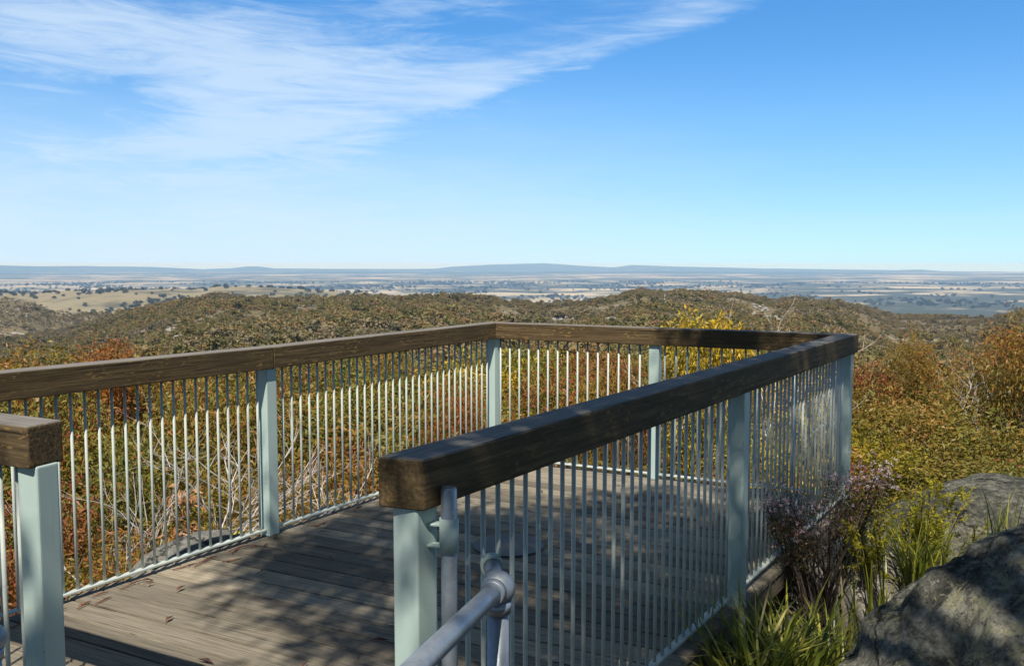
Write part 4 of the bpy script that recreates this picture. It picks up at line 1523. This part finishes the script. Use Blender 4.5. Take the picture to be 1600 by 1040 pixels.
# flowering heath shrub against the deck edge
rf = np.random.default_rng(71)
tops = []
for i in range(40):
    u_, v_ = rf.uniform(1195, 1390), 0
    q = abs(u_ - 1300) / 110
    lo = 735 + 20 * math.sin(u_ / 13.0)
    row = rf.uniform(lo if u_ > 1260 else lo + 30, 835 - 60 * max(0, (u_ - 1310) / 60))
    tops.append(bp(u_, row, dist=rf.uniform(4.35, 4.85)))
tops = np.array(tops)
fb = np.array([1.62, 4.55, -0.5])
mb = MB()
for tq in tops:
    e = tq - fb
    b = np.array([rf.normal(0, 0.05), rf.normal(0, 0.05), 0])
    m1 = b + (e - b) * 0.4 + np.array([0, 0, 0.12]) + rf.normal(0, 0.03, 3)
    m2 = b + (e - b) * 0.75 + np.array([0, 0, 0.06]) + rf.normal(0, 0.025, 3)
    mb.tube([b, m1, m2, e], [0.006, 0.0045, 0.003, 0.0015], 4, False)
st = bpy.data.meshes.new('flowering_stems'); mb.bm.to_mesh(st); mb.bm.free()
B, Dn, L = [], [], []
FBp, FDn, FL = [], [], []
for tq in tops:
    e = tq - fb
    for j in range(5):
        q = e * (1 - 0.055 * j) + rf.normal(0, 0.030, 3)
        m_ = 50
        B.append(q + rf.normal(0, 0.028, (m_, 3))); Dn.append(unit(rf.normal(size=(m_, 3)) + [0, 0, 0.5])); L.append(rf.uniform(0.010, 0.020, m_))
    for j in range(10):
        q = e + rf.normal(0, 0.040, 3) + np.array([0, 0, 0.012])
        m_ = 16
        FBp.append(q + rf.normal(0, 0.004, (m_, 3))); FDn.append(unit(rf.normal(size=(m_, 3)) + [0, 0, 0.4])); FL.append(rf.uniform(0.006, 0.012, m_))
B = np.concatenate(B); Dn = np.concatenate(Dn); L = np.concatenate(L)
V, F = leaf_faces(B, Dn, L, L * 0.35, unit(rf.normal(size=B.shape)))
lf = mesh_np('flowering_foliage', V, F, attrs={'tint': rf.random(len(B))})
B = np.concatenate(FBp); Dn = np.concatenate(FDn); L = np.concatenate(FL)
V, F = leaf_faces(B, Dn, L, L * 0.6, unit(rf.normal(size=B.shape)))
fl = mesh_np('flower_heads', V, F, attrs={'tint': np.clip(np.repeat(rf.random(len(B) // 16), 16) * 0.8 + 0.2 * rf.random(len(B)), 0, 1)})
root = plant('flowering_shrub', tuple(fb), lf, st, M['heath_leaf'], M['darkstem'], 'dark heath shrub with pale mauve flower heads beside the deck edge', 'shrub')
link('flowers', fl, M['flower'], root)


# ------------------------------------------------------------------ litter on the deck
rl = random.Random(9)
for i in range(26):
    s = rl.uniform(2.45, 4.2) if i < 20 else rl.uniform(0.8, 2.2)
    c = PB - D1 * s + N1 * (0.05 + abs(rl.gauss(0, 0.05)))
    L = rl.uniform(0.04, 0.16)
    a = rz_of(D1) + rl.gauss(0, 0.35)
    pts = [(math.cos(a) * (t_ - 0.5) * L, math.sin(a) * (t_ - 0.5) * L + 0.01 * math.sin(t_ * 3 + i), 0.004 + 0.006 * math.sin(t_ * 3.14) * rl.random()) for t_ in (0, 0.33, 0.66, 1)]
    o = MB().tube(pts, [0.002, 0.004, 0.004, 0.0015], 5).build('bark_strip', M['litter'], None, (c[0], c[1], 0.002))
    tag(o, 'thin curled red brown bark strip lying along the edge of the deck boards', 'bark', 'bark strips along the deck edge')
for i in range(34):
    f_, g_ = rl.uniform(0.02, 0.98), rl.random() ** 2.2
    c = (q_a * (1 - f_) + q_b * f_) * (1 - g_ * 0.9 - 0.03) + (q_d * (1 - f_) + q_c * f_) * (g_ * 0.9 + 0.03)
    a = rl.uniform(0, 6.28)
    V, F = leaf_faces(np.array([[-0.03, 0, 0.004]]), unit(np.array([[1.0, 0.1, 0.16]])), np.array([rl.uniform(0.05, 0.085)]), np.array([rl.uniform(0.012, 0.02)]), np.array([[0.05, -0.1, 1.0]]), 0.12)
    o = link('gum_leaf', mesh_np('gum_leaf', V, F), M['litter'] if i % 3 else M['dry_leaf'], None, (c[0], c[1], 0.003), a)
    o.modifiers.new('thickness', 'SOLIDIFY').thickness = 0.001
    tag(o, 'small dry gum leaf fallen on the deck boards', 'leaf', 'dry leaves on the deck')
yl = bp(375, 838, 0.01)
V, F = leaf_faces(np.array([[-0.05, -0.03, 0.012]]), unit(np.array([[0.9, 0.35, 0.12]])), np.array([0.115]), np.array([0.034]), np.array([[0.1, -0.2, 1.0]]), 0.2)
mey = mesh_np('fallen_leaf', V, F)
o = link('fallen_leaf', mey, M['yellow_leaf'], None, (yl[0], yl[1], 0.012))
sm = o.modifiers.new('thickness', 'SOLIDIFY'); sm.thickness = 0.002
tag(o, 'yellow fallen leaf at the foot of the bars near the rail joint post', 'leaf')


# ------------------------------------------------------------------ gum trees behind the viewpoint that shade the deck
def shade_tree(name, base, blobs, seed, label):
    """blobs: (shadow x, shadow y on deck level, height, radius, clusters)"""
    r = np.random.default_rng(seed)
    allV, allF, allT = [], [], []
    tg = []
    off = 0
    for (sx, sy, hz, rad, ncl) in blobs:
        c = np.array([sx + SUN_DIR.x / SUN_DIR.z * hz, sy + SUN_DIR.y / SUN_DIR.z * hz, hz])
        u = unit(r.normal(size=(ncl, 3)))
        q = c + u * (rad * r.random(ncl) ** 0.5)[:, None] * np.array([1, 1, 0.6])
        tg += [tuple(x_ - np.array(base)) for x_ in q[::6]]
        per = 22
        b = np.repeat(q, per, 0) + 0.12 * r.normal(size=(ncl * per, 3))
        d = unit(r.normal(size=(ncl * per, 3)) * 0.7 - np.array([0, 0, 0.7]))
        L = 0.15 * r.uniform(0.7, 1.3, ncl * per)
        V, F = leaf_faces(b, d, L, L * 0.24, unit(r.normal(size=b.shape)))
        allV.append(V - np.array(base)); allF.append(F + off); off += len(V)
        allT.append(r.random(len(F)))
    cm = mesh_np(name + '_leaves', np.concatenate(allV), np.concatenate(allF), attrs={'tint': np.concatenate(allT)})
    tg = [Vector(t_) for t_ in tg]
    mb = MB()
    top = Vector((np.mean([t_.x for t_ in tg]) * 0.5, np.mean([t_.y for t_ in tg]) * 0.5, np.mean([t_.z for t_ in tg]) * 0.7))
    trunk = [Vector((0, 0, 0)).lerp(top, i / 6) + Vector((0.12 * math.sin(i * 1.3), 0.1 * math.cos(i), 0)) for i in range(7)]
    mb.tube(trunk, [0.17 * (1 - 0.09 * i) for i in range(7)], 10, False)
    rr2 = random.Random(seed)
    for t_ in tg:
        q = rr2.choice(trunk[4:])
        m_ = q.lerp(t_, 0.55) + Vector((0, 0, 0.25))
        mb.tube([q, m_, t_], [0.035, 0.018, 0.006], 5, False)
    st = bpy.data.meshes.new(name + '_trunk'); mb.bm.to_mesh(st); mb.bm.free()
    plant(name, base, cm, st, M['shade_leaf'], M['bark'], label, 'tree', None, (1, 1, 1), 0, 'trunk', 'crown')


shade_tree('shade_gum', (2.9, -3.2, -0.2), [
    (-0.05, 2.95, 5.8, 0.42, 12), (0.35, 3.5, 6.2, 0.50, 40), (0.75, 4.1, 6.5, 0.50, 42), (1.05, 4.75, 6.8, 0.48, 40), (1.4, 5.3, 7.0, 0.45, 32), (1.85, 5.95, 7.2, 0.42, 18), (2.25, 6.6, 7.5, 0.45, 16),
    (1.55, 6.95, 7.7, 0.42, 32), (2.6, 6.2, 7.4, 0.4, 14),
    (0.15, 4.6, 6.6, 0.55, 50), (0.5, 5.3, 7.0, 0.5, 42), (-0.3, 5.3, 6.9, 0.5, 44), (-0.55, 4.65, 6.5, 0.55, 44), (-0.95, 4.25, 6.3, 0.4, 22), (-1.15, 4.6, 6.4, 0.34, 22), (-1.0, 5.05, 6.7, 0.34, 24), (-0.75, 5.5, 6.9, 0.32, 20), (-0.25, 3.85, 6.2, 0.4, 34), (-1.35, 2.78, 5.8, 0.24, 14), (-0.75, 3.65, 5.9, 0.26, 9), (0.9, 5.8, 7.1, 0.3, 18),
    (1.95, 3.4, 6.1, 0.6, 14), (2.9, 3.5, 6.2, 0.8, 18), (2.4, 2.8, 5.8, 0.8, 15), (3.7, 5.6, 6.8, 0.5, 16),
    (-2.6, 0.6, 6.4, 1.2, 80), (-0.8, 0.2, 6.8, 1.2, 80), (1.0, 0.8, 6.6, 1.2, 80), (2.8, 0.4, 6.4, 1.3, 80), (4.4, 1.2, 6.0, 1.2, 80), (-1.8, -2.0, 6.2, 1.4, 80), (0.6, -2.4, 6.6, 1.4, 80), (3.0, -2.0, 6.6, 1.4, 80)],  # extra unseen crown added to screen off sky light from behind
    33, 'gum tree behind the viewpoint whose leaves dapple the deck with shade')

# unseen gum trees added behind the viewpoint to block ambient sky light
for i, (x, y, s_) in enumerate(((-7.5, -5.0, 0.95), (-4.2, -6.5, 1.05), (-1.2, -5.6, 0.9), (1.6, -7.0, 1.0), (4.6, -5.4, 0.95), (7.6, -6.0, 1.0), (-9.5, -1.0, 0.9), (9.5, -1.5, 0.9), (5.8, -1.6, 0.7))):
    cm, st = TREES[i % 5]
    plant('gum_tree', (x, y, -0.3), cm, st, M['shade_leaf'], M['bark'], 'unseen bushy gum tree added behind the viewpoint to block sky light', 'tree', 'added gum trees that block sky light behind the viewpoint', (s_, s_, s_), i * 1.1, 'trunk', 'crown')

# ------------------------------------------------------------------ haze over the whole view
hz = MB().box((0, 16000, -156), (100000, 48000, 352), None)
ho = hz.build('haze')
ho['kind'] = 'stuff'
hm = bpy.data.materials.new('haze')
hm.use_nodes = True
ht = NT(hm.node_tree)
pv = ht.n('ShaderNodeVolumePrincipled', inp={'Color': (0.33, 0.60, 1.0, 1), 'Absorption Color': (1, 1, 1, 1), 'Density': 4.2e-5, 'Anisotropy': -0.2})
ht.n('ShaderNodeOutputMaterial', inp={'Volume': pv.outputs[0]})
ho.data.materials.clear()
ho.data.materials.append(hm)
